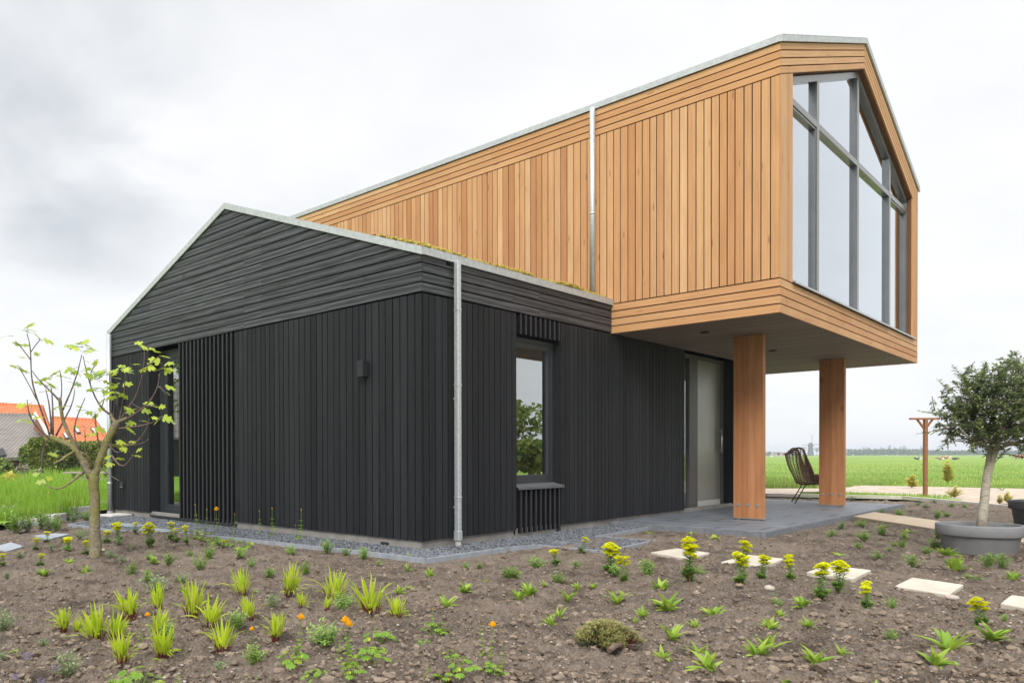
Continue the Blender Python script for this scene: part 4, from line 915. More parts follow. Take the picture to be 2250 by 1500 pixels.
# purple sprigs
mesh_p = []
for s_ in range(2):
    r_ = random.Random(s_); mb = MB()
    for i in range(7):
        a = r_.uniform(0, 6.28); d = V((math.cos(a) * .35, math.sin(a) * .35, 1)); mb.tube([(0, 0, 0), d * .9], [.012, .008], 3, 1, False)
        for j in range(9): aa = j * 2.4; mb.leaf(d * (.5 + .05 * j), (math.cos(aa), math.sin(aa), .5), (0, 0, 1), .13, .07, .1, 0, 2)
    mesh_p.append(mb.mesh('purple_sprig', [M_purple, M_feather]))
for (u, v, h), lab in (((62, 1466, 30), 'purple flower sprig left of the grey seedling in the left front corner'), ((123, 1474, 24), 'purple flower sprig right of the grey seedling in the left front corner'), ((33, 1492, 26), 'lowest purple flower sprig at the left edge of the bed'), ((90, 1502, 24), 'purple flower sprig at the bottom edge in the left corner'), ((52, 1216, 20), 'purple flower sprig beside the grey slab at the left edge'), ((1722, 1248, 10), 'tiny purple sprig beside the second stepping stone')):
    p = P(u, v, -.01); p.z = sh(p.x, p.y); o = bpy.data.objects.new('purple_sprig', mesh_p[int(u) % 2]); COL.objects.link(o); o.location = p; H = h / PXM(p); o.scale = (H, H, H); tag(o, lab, 'flower', 'purple sprigs in the bed')
# dwarf spruce mound
p = P(1332, 1412, -.01); p.z = sh(p.x, p.y); k = 1 / PXM(p); r_ = random.Random(8); mb = MB(); mbs = MB()
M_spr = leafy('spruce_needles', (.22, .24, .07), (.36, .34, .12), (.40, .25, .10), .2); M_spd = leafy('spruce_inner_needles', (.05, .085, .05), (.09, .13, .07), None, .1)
for i in range(760):
    a = r_.uniform(0, 6.28); q = math.sqrt(r_.random()); lob = 1 + .22 * math.sin(a * 5 + 1) + .10 * math.sin(a * 9)
    hh = .30 * (1 - q ** 2.6) + .02 + r_.uniform(-.05, .02); c = p + V((math.cos(a) * q * 62 * k * lob, math.sin(a) * q * 58 * k * lob, hh * 115 * k + .035))
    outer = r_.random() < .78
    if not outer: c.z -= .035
    dd = V((math.cos(a) * q, math.sin(a) * q, .75)).normalized()
    for j in range(15):
        aa = j * 2.4; e_ = V((math.cos(aa), math.sin(aa), r_.uniform(-.1, .9))) + dd * .5; mb.leaf(c + dd * (.0025 * j - .015), e_, (0, 0, 1), r_.uniform(.013, .022), .005, .1, 0 if outer else 1, 2, .1)
    if i % 4 == 0: mbs.tube([p + V((0, 0, .01)), c.lerp(p, .4) + V((0, 0, .01)), c], [.006, .004, .002], 4)
root = empty('dwarf_spruce', p, 'low spreading dwarf spruce with ochre green needles in the front bed', 'shrub')
mb.build('foliage', [M_spr, M_spd], root); mbs.build('branches', M_redstem, root)
# bark, stones lying on the bed
def stone(u, v, r0, lab, mat, sq=.6, name='stone', cat='stone', grp='loose stones on the bed'):
    p = P(u, v, -.01); p.z = sh(p.x, p.y); mb = MB(); mb.blob((p.x, p.y, p.z + r0 * .3), r0, sq, .2, random.Random(int(u))); o = mb.build(name, mat, base=p, smooth=False)
    q = o.modifiers.new('sub', 'SUBSURF'); q.levels = 2; q.render_levels = 2; tag(o, lab, cat, grp)
M_stone = noisy('beige_stone', (.34, .29, .24), (.50, .45, .38), 20, .9, .2, .5, .006, 0, 60)
M_clod = noisy('pale_clod', (.10, .08, .066), (.22, .18, .15), 30, .95, .1, .8, .008, 0, 90)
for u, v, r0, lab in ((195, 1226, .045, 'pinkish flat stone at the foot of the fig trunk'), (225, 1214, .04, 'pale stone right of the fig trunk foot'), (1774, 1271, .035, 'pale stone in front of the third stepping stone'), (1690, 1303, .05, 'grey stone right of the spurge below the second stepping stone'), (2092, 1318, .05, 'rounded stone below the bare stepping stone')): stone(u, v, r0, lab, M_stone)
for u, v, r0, lab in ((1190, 1440, .045, 'lumpy soil clod left of the dwarf spruce'), (1206, 1428, .045, 'taller soil clod behind the lumpy one left of the dwarf spruce'), (1962, 1452, .06, 'big pale soil clod in the right front of the bed'), (2048, 1478, .04, 'small pale soil clod in the right front of the bed'), (1765, 1225, .07, 'dark soil clod right of the second stepping stone')): stone(u, v, r0, lab, M_clod, .7, 'soil_clod', 'clod', 'big clods on the bed')
mb = MB(); a = P(1338, 1437, .0); b = P(1366, 1427, .0); mb.tube([a + V((0, 0, .02)), a.lerp(b, .5) + V((0, 0, .035)), b + V((0, 0, .025))], [.014, .017, .013], 8); tag(mb.build('wood_stub', noisy('old_bark', (.10, .07, .05), (.2, .15, .12), 30, .9, .1, .6), base=a), 'short piece of dead branch below the dwarf spruce', 'stick')
# weeds along the lawn border
for u, v, h, kd, lab in ((35, 1168, 60, 'fea', 'yellow tipped weed clump at the left lawn edge'), (62, 1166, 48, 'grey', 'reddish stemmed weed between the concrete lumps'), (90, 1160, 42, 'fea', 'weed clump right of the rounded concrete lump'), (108, 1162, 50, 'grey', 'tall loose weed beside the low rough block'), (122, 1164, 38, 'fea', 'small weed in front of the low rough block'), (160, 1146, 30, 'grey', 'thin seedling before the tall pale block'), (190, 1145, 32, 'fea', 'thin seedling between the tall pale block and the fig trunk'), (238, 1122, 26, 'grey', 'small shrub beside the left house corner'), (14, 1150, 60, 'grey', 'grey green weed in the long grass at the left edge')):
    p = P(u, v, .0); o = bpy.data.objects.new('weed', var(kd, int(u) % 6)); COL.objects.link(o); o.location = p; H = h / PXM(p); o.scale = (H, H, H); tag(o, lab, 'weed', 'weeds along the lawn border')
#@@PART3
# ================================================================== FIG TREE
def bark(name, c1, c2, c3, sc=18):
    t = NT(name); co = t.co(); n = t.noise(co, sc, 5, .6); n2 = t.noise(co, sc * .25, 3); mp = t.N('Mapping'); t.set(mp, 0, co); mp.inputs['Scale'].default_value = (1, 1, 4.); rg = t.noise(mp.outputs[0], sc * 1.2, 3)
    c = t.mix(t.ramp(n, .35, .65), c1, c2); c = t.mix(t.math('MULTIPLY', t.ramp(n2, .42, .6), .8), c, c3); c = t.mix(t.math('MULTIPLY', t.ramp(rg, .55, .7), .5), c, tuple(q * .4 for q in c1))
    return t.fin(t.bsdf(c, .9, .15, 0, t.bump(t.math('ADD', n, rg), 1., .014)))
M_fbark = bark('fig_bark', (.17, .14, .10), (.30, .26, .19), (.22, .21, .06)); M_shoot = noisy('fig_shoot', (.085, .055, .05), (.17, .13, .11), 30, .8, .2, .2)
M_fleaf = leafy('fig_leaves', (.34, .46, .05), (.50, .60, .06), (.32, .46, .20), .42)
fb = P(207, 1224, 0.); fb.z = -.03; FDp = (fb - CAM).dot(f2)
r_ = random.Random(4)
def fp(x, y, off=0.):                                 # crop coordinates of the fig -> space, off = metres behind the trunk plane
    return D(x / 2.679, 680 + y / 2.679, FDp + off)
pxm = F / FDp
def fr(wpx): return wpx / 2.679 / pxm / 2
root = empty('fig_tree', fb, 'young fig tree with bright lobed leaves on bare forked branches', 'tree')
mb = MB(); mbs = MB()
def limb(pts, w, shoot=False, n=9):
    q = [fp(*p) for p in pts]; 
    # smooth the polyline once
    s = [q[0]]; ws = [w[0]]
    for i in range(len(q) - 1):
        s += [q[i].lerp(q[i + 1], .33), q[i].lerp(q[i + 1], .67)]; ws += [w[i] * .67 + w[i + 1] * .33, w[i] * .33 + w[i + 1] * .67]
    s.append(q[-1]); ws.append(w[-1])
    s = [s[0]] + [(s[i - 1] + s[i] * 2 + s[i + 1]) / 4 for i in range(1, len(s) - 1)] + [s[-1]]
    j = [p + V((r_.uniform(-1, 1), r_.uniform(-1, 1), r_.uniform(-1, 1))) * fr(w_) * .16 for p, w_ in zip(s, ws)]
    (mbs if shoot else mb).tube(j, [fr(x) * r_.uniform(.92, 1.08) for x in ws], 6 if shoot else n)
b0 = (563, 1470)
limb([(561, 1480), (560, 1380), (560, 1200), (552, 1060), (545, 960)], [78, 64, 60, 56, 62], n=14)
limb([(538, 985), (505, 920), (465, 850), (430, 805), (380, 780), (330, 765), (292, 745)], [50, 44, 40, 36, 32, 28, 20])
limb([(552, 985), (575, 910), (605, 835), (640, 760), (668, 695), (690, 655)], [52, 44, 42, 44, 44, 40])
limb([(455, 830), (425, 770), (400, 720), (372, 660), (358, 590), (352, 515)], [26, 22, 21, 20, 20, 20])
limb([(685, 670), (660, 640), (655, 610)], [26, 20, 14]); limb([(690, 665), (725, 650), (745, 635)], [26, 22, 16])
limb([(600, 820), (640, 800, .05), (700, 800, .1), (760, 797, .15), (800, 792, .2)], [24, 22, 20, 17, 12])
limb([(530, 930), (540, 900, -.1), (505, 850, -.15), (480, 842, -.2)], [24, 20, 16, 12])
limb([(440, 835), (405, 850, -.15), (365, 882, -.25), (318, 908, -.3)], [20, 17, 14, 11])
limb([(495, 955), (450, 985, -.15), (400, 1030, -.25), (345, 1060, -.3), (300, 1050, -.33), (250, 1018, -.36)], [18, 16, 13, 10, 7, 5])
S_ = [[(292, 740), (268, 660), (230, 560), (195, 465), (182, 380), (182, 270), (175, 190), (158, 140)], [(215, 530), (150, 400), (120, 355)], [(182, 300), (130, 225), (90, 185)], [(182, 250), (215, 200), (235, 180)],
      [(300, 735), (300, 620), (285, 530), (268, 465)], [(312, 740), (312, 600), (305, 480), (300, 455)], [(352, 540), (300, 480), (230, 420), (190, 360)], [(360, 520), (368, 440), (352, 360)],
      [(370, 590), (400, 520), (435, 440), (465, 340), (482, 265)], [(330, 740), (380, 640), (430, 560), (440, 470)], [(290, 750), (240, 720), (190, 660), (165, 600), (160, 530)],
      [(655, 620, .1), (600, 590, .15), (545, 490, .2), (508, 370, .2), (490, 275, .22)], [(540, 480, .2), (520, 380, .3), (560, 330, .3)], [(650, 640), (645, 540), (650, 440), (640, 370)], [(668, 640), (668, 560), (680, 470)],
      [(715, 640), (740, 590), (785, 540), (820, 460), (838, 370)], [(838, 380), (850, 300), (850, 225)], [(750, 640, -.1), (800, 610, -.15), (860, 570, -.2), (910, 500, -.25), (935, 440, -.25), (938, 375, -.25)], [(850, 350), (900, 300), (938, 272)],
      [(700, 700, -.1), (780, 690, -.15), (870, 680, -.2), (940, 640, -.25)], [(800, 780, .2), (840, 745, .2), (868, 690, .2), (880, 640, .2)], [(800, 792, .2), (850, 785, .2), (876, 758, .2)], [(700, 680), (710, 600), (735, 470), (740, 350)],
      [(640, 790, -.1), (690, 860, -.15), (720, 820, -.2)], [(660, 860, -.1), (720, 950, -.2), (765, 880, -.3), (780, 860, -.3)], [(590, 930, -.1), (640, 970, -.15), (700, 1006, -.2)], [(590, 840, .1), (575, 760, .15), (558, 640, .2), (560, 610, .2)],
      [(505, 850, -.1), (500, 760, -.1), (500, 700, -.1)], [(470, 830, -.1), (440, 770, -.1), (430, 690, -.1), (470, 590, -.1), (500, 520, -.1)], [(690, 690, .1), (720, 740, .15), (745, 780, .2)], [(365, 882, -.2), (340, 860, -.25)], [(300, 740), (260, 790), (240, 900), (250, 960)],
      [(930, 450, -.25), (960, 470, -.25), (975, 500, -.25)], [(860, 570, -.2), (915, 560, -.2)], [(780, 550), (800, 570), (830, 580)], [(590, 600, .2), (610, 540, .25), (615, 520, .25)]]
for q in S_:
    n_ = len(q); limb(q, [max(5, 13 * (1 - .62 * i / (n_ - 1))) if n_ > 3 else 7 - 2 * i / (n_ - 1) for i in range(n_)], True)
LC = [(160, 128, 5), (232, 180, 3), (235, 245, 1), (110, 190, 3), (70, 170, 2), (118, 360, 3), (155, 360, 2), (130, 290, 1), (480, 205, 7), (500, 245, 4), (540, 225, 2), (435, 350, 3), (350, 350, 2), (300, 395, 3), (270, 450, 4), (240, 470, 2), (410, 415, 3), (430, 450, 2), (555, 300, 2), (160, 580, 5), (160, 640, 3), (240, 625, 2), (330, 600, 1), (340, 655, 2), (545, 370, 3), (620, 360, 5), (580, 412, 4), (650, 400, 4), (695, 440, 4), (720, 340, 4), (765, 358, 3), (840, 340, 4), (850, 212, 3), (860, 235, 1), (940, 265, 3), (960, 325, 5), (935, 368, 4), (970, 495, 2), (940, 460, 2), (920, 560, 4), (800, 575, 4), (760, 590, 2), (945, 628, 5), (805, 640, 3), (740, 785, 4), (780, 855, 4), (665, 890, 4), (620, 895, 2), (335, 860, 3), (300, 885, 2), (250, 995, 3), (300, 1005, 1), (468, 558, 2), (410, 560, 1), (560, 615, 4), (500, 600, 2), (490, 690, 3), (530, 685, 2), (500, 750, 3), (570, 480, 4), (610, 540, 3), (640, 490, 4), (680, 480, 3), (520, 330, 2), (480, 380, 2), (450, 330, 2), (770, 740, 2), (735, 650, 2), (540, 730, 2)]
lf = MB()
def figleaf(p, d, L):
    d = V(d).normalized(); up = V((r_.uniform(-1., .5), r_.uniform(-1.1, .4), .9)).normalized(); sd = d.cross(up).normalized()
    nn = sd.cross(d); out = [(0, .02), (.10, .16), (.05, .34), (.20, .50), (.34, .52), (.36, .26), (.52, .30), (.66, .46), (.80, .40), (.76, .18), (.92, .14), (1., .0)]
    b = len(lf.v); lf.v += [tuple(p + d * L * x - nn * L * .22 * x * x) for x in (0., .25, .55, 1.)]
    for sg in (1, -1):
        o = len(lf.v)
        for x, y in out[:-1]: lf.v.append(tuple(p + d * L * x + sd * (sg * y * L) + nn * L * (.10 * y - .30 * y * y - .22 * x * x)))
        fs = [(b, o, o + 1, b + 1), (o + 1, o + 2, o + 3), (o + 1, o + 3, o + 4), (b + 1, o + 1, o + 4, o + 5), (b + 1, o + 5, o + 6, b + 2), (o + 6, o + 7, o + 8), (b + 2, o + 6, o + 8, o + 9), (b + 2, o + 9, o + 10, b + 3)]
        for f in fs:
            lf.f.append(f if sg < 0 else f[::-1]); lf.uv += [(0., 0.)] * len(f); lf.mi.append(0); lf.smooth.append(True)
for x, y, n in LC:
    c = fp(x, y, r_.uniform(-.2, .2)); a0 = r_.uniform(0, 6.28)
    for k in range(max(1, int(n * .8 + .3))):
        a = a0 + k * 2.2 + r_.uniform(-.4, .4); d = V((math.cos(a), math.sin(a), r_.uniform(-.35, .55))); L = r_.uniform(.07, .135); s0 = c + V((0, 0, r_.uniform(-.03, .03)))
        q = s0 + d * r_.uniform(.02, .06); mbs.tube([s0 - d * .02, q], [.0022, .0016], 4); figleaf(q, d, L)
mb.build('trunk', M_fbark, root); mbs.build('twigs', M_shoot, root); lf.build('crown', M_fleaf, root)

# ================================================================== POTTED TREE
DP = 8.13; pc = P(2152, 1212, 0.); pc.z = -.015
M_pot = noisy('grey_pot', (.165, .168, .174), (.225, .228, .234), 5, .6, .3, .25, .002, 0, 220); M_pot2 = noisy('dark_pot', (.035, .037, .042), (.055, .058, .064), 5, .55, .35, .2, .002, 0, 160)
def pot(c, k, mat, label, h=.315):
    root = empty('plant_pot', c, label, 'pot', 'big round pots beside the path')
    prof = [(.0, .0), (.300, .0), (.308, .02), (.342, h - .125), (.344, h - .122), (.372, h - .118), (.378, h - .108), (.382, h - .012), (.375, h), (.352, h), (.344, h - .012), (.336, h - .10)]
    mb = MB(); mb.lathe([(r * k, z) for r, z in prof], c, 72); mb.build('shell', mat, root)
    mb = MB(); rr_ = random.Random(3); n = 30
    for i in range(14):
        for j in range(n): pass
    mb.lathe([(.338 * k, h - .10), (.25 * k, h - .085), (.15 * k, h - .07), (0.001, h - .06)], c, 40)
    for i in range(160):
        a = rr_.uniform(0, 6.28); q = .32 * k * math.sqrt(rr_.random()); mb.blob((c.x + q * math.cos(a), c.y + q * math.sin(a), c.z + h - .09), rr_.uniform(.006, .018), .7, .3, rr_)
    mb.build('potting_soil', M_soil, root); return root
pot(pc, 1., M_pot, 'big mid grey round pot holding the olive like tree')
root = empty('potted_tree', pc + V((0, 0, .24)), 'small round crowned evergreen tree growing in the grey pot', 'tree')
M_tbark = bark('pale_spotted_bark', (.34, .30, .24), (.50, .46, .38), (.40, .37, .26), 14)
r_ = random.Random(12); mb = MB()
tp = lambda u, v, o=0.: D(u, v, DP + o)
tr = [(2156, 1165), (2159, 1130), (2163, 1100), (2166, 1065), (2171, 1035), (2177, 1010), (2183, 988), (2190, 960)]
mb.tube([tp(*q) for q in tr], [q / 205 / 2 for q in (20, 18, 16.5, 16, 16, 17, 20, 15)], 16)
for i in range(26):
    k = r_.random(); q = tp(*tr[0]).lerp(tp(*tr[5]), k); a = r_.uniform(0, 6.28); d = V((math.cos(a), math.sin(a), 0)); mb.blob(q + d * (.041 - .005 * k), .008, .8, .2, r_)
BR = [[(2182, 990), (2160, 975, -.1), (2125, 958, -.15), (2105, 935, -.2)], [(2184, 988), (2240, 970, -.1), (2290, 950, -.2), (2330, 930, -.2)], [(2188, 965), (2186, 920), (2175, 870), (2150, 830)], [(2189, 965), (2212, 915, .15), (2235, 860, .2), (2250, 810, .2)], [(2185, 978), (2150, 950, .25), (2110, 910, .35), (2090, 880, .4)], [(2187, 975), (2260, 930, .25), (2300, 890, .35)], [(2188, 970), (2200, 930, -.3), (2210, 890, -.42)], [(2188, 970), (2196, 925, .35), (2200, 880, .45)]]
tips = []
for b in BR:
    q = [tp(*x) for x in b]; mb.tube(q, [.016 * (1 - .8 * i / (len(q) - 1)) for i in range(len(q))], 8)
M_ol = leafy('small_dark_leaves', (.10, .15, .06), (.22, .28, .11), (.44, .50, .19), .32, .4, .5)
lf = MB(); tw = MB(); cc = tp(2196, 905)
def spray(base, tip, n, L=(.036, .06)):
    tw.tube([base, base.lerp(tip, .5) + V((0, 0, .01)), tip], [.004, .003, .0015], 4); ax = (tip - base)
    for j in range(n):
        t = .25 + .78 * j / n; p = base + ax * t; a = j * 2.4 + r_.uniform(-.4, .4); d = V((math.cos(a), math.sin(a), r_.uniform(-.2, .5))) + ax.normalized() * .6
        lf.leaf(p, d, V((r_.uniform(-.5, .5), r_.uniform(-.5, .5), 1)), r_.uniform(*L), r_.uniform(.016, .024), .15, 0, 2, .15)
N_ = 0
while N_ < 780:
    d = V((r_.gauss(0, 1), r_.gauss(0, 1), r_.gauss(0, 1))).normalized(); lob = .82 + .5 * (vn([d.x * 2.3 + 5], [d.y * 2.3 + d.z * 1.7 + 9], 5)[0])
    if d.z < -.93: continue
    q = r_.uniform(.25, 1.0) ** .6; k = V((d.x * .56, d.y * .56, d.z * (.58 if d.z > 0 else .47))) * lob * q; tip = cc + k; rd_ = (V((r_.gauss(0, 1), r_.gauss(0, 1), r_.gauss(.4, 1))).normalized() + d * .7).normalized(); base = tip - rd_ * r_.uniform(.12, .2)
    spray(base, tip, r_.randint(17, 26)); N_ += 1
for a, b, n in (((2100, 915, -.1), (2020, 903, -.1), 26), ((2100, 940, -.1), (2022, 952, -.15), 20), ((2120, 890), (2062, 835), 22), ((2140, 860), (2095, 805), 26), ((2160, 850), (2165, 795), 30), ((2230, 850), (2234, 772), 34), ((2240, 850), (2250, 790), 26), ((2130, 880, .2), (2080, 872, .2), 20), ((2100, 960), (2060, 990), 20), ((2290, 860), (2320, 800), 24), ((2170, 850, .2), (2185, 800, .2), 24), ((2150, 965, -.2), (2130, 990, -.2), 18), ((2200, 855), (2210, 810), 26), ((2240, 970, -.2), (2245, 1005, -.2), 16)):
    spray(tp(*a), tp(*b), n)
mb.build('trunk', M_tbark, root); tw.build('twigs', M_shoot, root); lf.build('crown', M_ol, root)
pc2 = P(2296, 1160, 0); pc2.z = -.015
pot(pc2, 1.05, M_pot2, 'almost black round pot cut by the right edge behind the grey one', .40)
p2 = pc2 + V((0, 0, .32)); o = bpy.data.objects.new('pot_plant', var('fea', 2)); COL.objects.link(o); o.location = p2 + V((-.25, .1, 0)); o.scale = (.22, .22, .16); tag(o, 'small green sprout growing in the almost black pot', 'plant')

# ================================================================== RATTAN CHAIR
c0 = D(1785, 1104, 15.75); c0.z = zp
fwd = V((.40, -.92, 0)).normalized(); sdv = V((fwd.y, -fwd.x, 0)) * -1
chair = empty('rattan_chair', c0, 'brown woven rattan armchair with thin dark legs standing on the patio', 'chair')
def cl(x, y, z): return c0 + fwd * x + sdv * y + V((0, 0, z))      # x forward, y to its left
M_rat = noisy('brown_rattan', (.13, .072, .042), (.26, .155, .085), 25, .55, .4, .3, .002); M_ratl = noisy('lit_rattan', (.14, .085, .045), (.27, .17, .09), 25, .55, .4, .3, .002)
def shell(ph, t):
    """ph: -1..1 round the back from arm to arm, t: 0 seat edge .. 1 rim"""
    a = abs(ph); ang = ph * rad(112); top = 1.00 + .125 * math.exp(-((a - .42) / .17) ** 2)
    if a > .52: top = .56 + (top - .56) * max(0., 1 - (a - .52) / .20) ** .8 if a < .72 else .56
    top = max(top, .555); z = .40 + (top - .40) * t; w = .30 + .08 * min(1, t * 1.6) + (.03 if a < .3 else .02) * t
    xx = -math.cos(ang) * (w + .02) + .03 - .10 * t * max(0, 1 - a * 1.5); yy = math.sin(ang) * (w + .03 + .03 * t)
    return cl(xx, yy, z)
mb = MB()
for i in range(21):
    t = i / 20.; 
    pts = [shell(ph / 26., t) for ph in range(-26, 27)]; mb.tube(pts, .0062, 5)
for ph in np.linspace(-1, 1, 23): mb.tube([shell(ph, t / 8) for t in range(9)], .0075, 5)
mb.build('backrest', M_rat, chair)
mb = MB(); mb.tube([shell(ph / 40., 1) + V((0, 0, .008)) for ph in range(-40, 41)], .019, 8); mb.tube([shell(-1, 1), cl(.38, -.30, .50), cl(.40, -.15, .455), cl(.40, .15, .455), cl(.38, .30, .50), shell(1, 1)], .019, 8); mb.build('rim', M_rat, chair)
mb = MB()
for i in range(17):
    y = -.30 + .6 * i / 16; s_ = math.sqrt(max(0, 1 - (y / .34) ** 2)); mb.tube([cl(-.30 * s_, y, .40 + .0), cl(-.12, y, .365 + .5 * y * y), cl(.15, y, .385 + .5 * y * y), cl(.385, y, .45 + .3 * y * y)], .008, 5)
for i in range(9):
    x = -.22 + .072 * i; mb.tube([cl(x, -.3, .42), cl(x, 0, .372), cl(x, .3, .42)], .007, 5)
mb.build('seat', M_ratl, chair)
for x, y, fx, fy in ((-.14, -.22, -.34, -.27), (-.14, .22, -.34, .27), (.22, -.22, .34, -.27), (.22, .22, .34, .27)):
    mb = MB(); mb.tube([cl(x, y, .40), cl(fx, fy, .012)], .0105, 8); mb.tube([cl(fx, fy, .018), cl(fx, fy, .0)], .014, 8); mb.build('leg', M_darksteel, chair)
mb = MB()
for y in (-.245, .245): mb.tube([cl(-.235, y, .21), cl(.275, y, .21)], .007, 6)
mb.build('leg_brace', M_darksteel, chair)

# ================================================================== TIMBER POST WITH CROSSBAR
pp = P(2033, 1089, 0.); dpp = (pp - CAM).dot(f2); M_tim = wood('red_brown_timber', [(.30, .135, .065), (.35, .165, .08)], (.16, .07, .035), .75, .2, .8, .4, .3)
tpost = empty('timber_post', pp, 'red brown timber post with a short crossbar and braces behind the beds', 'post')
hx = r3.copy(); hx.z = 0; hx.normalize(); hy = V((-hx.y, hx.x, 0)); k = dpp / F
zt_ = 1.05 + (997 - 922) * k; hw = 3.5 * k
mb = MB(); q = [pp - hx * hw - hy * hw, pp + hx * hw - hy * hw, pp + hx * hw + hy * hw, pp - hx * hw + hy * hw]; mb.slab([x - V((0, 0, .1)) for x in q], (0, 0, zt_ - .0 + .1), hx); mb.build('upright', M_tim, tpost, bevel=.008)
mb = MB(); a = pp + V((0, 0, zt_)); cx_ = [a - hx * 34 * k - hy * hw, a + hx * 30 * k - hy * hw, a + hx * 30 * k + hy * hw, a - hx * 34 * k + hy * hw]; mb.slab(cx_, (0, 0, 4 * k), hx); mb.build('crossbar', M_tim, tpost, bevel=.006)
for s_ in (-1, 1):
    mb = MB(); b = a + hx * s_ * hw; mb.slab([b - V((0, 0, 14 * k)), b + hx * s_ * 11 * k, b + hx * s_ * 15 * k, b - V((0, 0, 20 * k))], hy * hw, hx); mb.build('brace', M_tim, tpost)
# yellow shrubs by the sand
M_ysh = leafy('yellow_shrub_leaves', (.52, .52, .09), (.66, .60, .15), (.55, .36, .12), .4)
M_straw = plain('straw_stem', (.32, .24, .10), .8, .2)
def shrub(u, v, h, w, lab, n=26, mat=M_ysh, name='shrub', z=0., lv=14):
    p = P(u, v, z); r = random.Random(int(u)); K = 1 / PXM(p); mb = MB(); st = MB()
    for i in range(n):
        a = r.uniform(0, 6.28); zz = r.uniform(.15, 1.); q = math.sqrt(r.random()) * math.sin(math.pi * min(1, zz * .8 + .17)); d = V((math.cos(a) * w * .5 * q, math.sin(a) * w * .5 * q, h * zz)) * K; st.tube([p, p + d * .5 + V((0, 0, .05 * h * K)), p + d], [.003, .002, .0012], 3)
        for j in range(lv): t = .35 + .65 * j / lv; aa = j * 2.4; mb.leaf(p + d * t, (math.cos(aa), math.sin(aa), .5), (0, 0, 1), h * K * .22, h * K * .12, .2, 0, 2)
    o = empty(name, p, lab, 'shrub'); mb.build('foliage', mat, o); st.build('stems', M_straw, o)
shrub(2098, 1092, 26, 46, 'sparse yellowish shrub on the sand right of the timber post')
shrub(2082, 1060, 50, 22, 'slim yellow green sapling in the meadow right of the timber post', 18)
shrub(2003, 1071, 30, 34, 'loose yellow bush in the meadow grass left of the timber post', 30)
shrub(2168, 1079, 8, 26, 'low green tuft on the sand left of the tree trunk', 14, M_feather, lv=8); shrub(2203, 1077, 9, 30, 'low green tuft on the sand right of the tree trunk', 14, M_feather, lv=8)
shrub(2213, 1104, 26, 24, 'small yellow bush left of the dark pot', 20)
shrub(2196, 1108, 24, 14, 'thin yellow green weed between the tree trunk and the dark pot', 12)
for u, v, h, lab in ((2018, 1108, 12, 'small plant in the back bed below the timber post'), (2052, 1104, 16, 'yellowish plant in the back bed right of the timber post'), (2090, 1112, 14, 'dull plant in the back bed left of the tree trunk'), (2118, 1116, 14, 'green plant in the back bed touching the tree trunk'), (2035, 1115, 16, 'grey green plant in the back bed behind the pot'), (1960, 1106, 6, 'light green sprout at the back edge of the patio'), (1945, 1102, 5, 'tiny light green sprout left of the one at the back edge of the patio'), (1778, 1097, 12, 'weed behind the chair legs'), (1872, 1098, 16, 'weed right of the far post'), (2080, 1132, 14, 'lilac tinted plant just behind the grey pot'), (1745, 1098, 10, 'weed left of the chair legs')):
    p = P(u, v, 0); p.z = -.02; o = bpy.data.objects.new('back_bed_plant', var('fea' if h % 4 else 'grey', int(u) % 6)); COL.objects.link(o); o.location = p; H = h / PXM(p); o.scale = (H * 1.3, H * 1.3, H); tag(o, lab, 'plant', 'plants in the back bed')

# ================================================================== FAR MEADOW: cattle, sheep, windmill, farm, trees
def animal(name, u, v, hpx, col, label, cat, lying, face):
    p = P(u, v, -.12); K = 1 / PXM(p); H = hpx * K; fx = hx * face; up = V((0, 0, 1)); bz = .0 if lying else .42
    o = empty(name, p, label, cat, 'cattle in the meadow' if cat == 'cow' else 'sheep in the meadow')
    mb = MB(); pts = [(-.85, .52), (-.75, .56), (-.4, .58), (0, .55), (.4, .60), (.62, .64), (.85, .72), (1.02, .68), (1.18, .58)]; rs = [.08, .24, .29, .31, .29, .22, .13, .12, .07]
    mb.tube([p + fx * x * H * 1.0 + up * (z - (.20 if lying else -.10)) * H for x, z in pts], [r * H for r in rs], 10)
    for x in (-.62, -.5, .42, .54):
        if not lying: mb.tube([p + fx * x * H + hy * (.12 if x in (-.5, .42) else -.12) * H + up * .5 * H, p + fx * x * H + hy * (.12 if x in (-.5, .42) else -.12) * H], [.08 * H, .045 * H], 6)
        else: mb.tube([p + fx * x * H - hy * .2 * H + up * .12 * H, p + fx * (x + .3) * H - hy * .34 * H + up * .05 * H], [.08 * H, .05 * H], 6)
    for s_ in (-1, 1): mb.leaf(p + fx * .98 * H + up * (.78 - (.2 if lying else -.1)) * H, hy * s_ + up * .2, up, .2 * H, .1 * H, .1)
    mb.tube([p + fx * -.85 * H + up * (.5 - (.2 if lying else -.1)) * H, p + fx * -.93 * H + up * .1 * H], .02 * H, 5)
    mb.build('body', col, o)
def patchy(name, a, b, sc): t = NT(name); n = t.noise(t.co(), sc, 1); return t.fin(t.bsdf(t.mix(t.ramp(n, .49, .51), a, b), .9, .1))
M_cb = patchy('black_white_hide', (.03, .03, .035), (.7, .7, .7), 1.6); M_cr = patchy('red_white_hide', (.30, .14, .09), (.72, .66, .60), 1.4); M_cd = patchy('dark_red_hide', (.06, .05, .05), (.22, .12, .09), 1.1); M_wool = plain('white_wool', (.78, .76, .72), .95, .1)
animal('cow', 2016, 1010, 9, M_cb, 'black and white cow left of the timber post', 'cow', True, 1); animal('cow', 2066, 1010, 9, M_cr, 'red and white cow nearest to the timber post on its right', 'cow', True, -1)
animal('cow', 2079, 1008, 10, M_cr, 'red and white cow lying between two others', 'cow', True, 1); animal('cow', 2099, 1010, 8, M_cd, 'dark cow lying right of the red and white ones', 'cow', True, 1); animal('cow', 2239, 1011, 13, M_cr, 'red and white cow at the right edge below the tree crown', 'cow', False, -1)
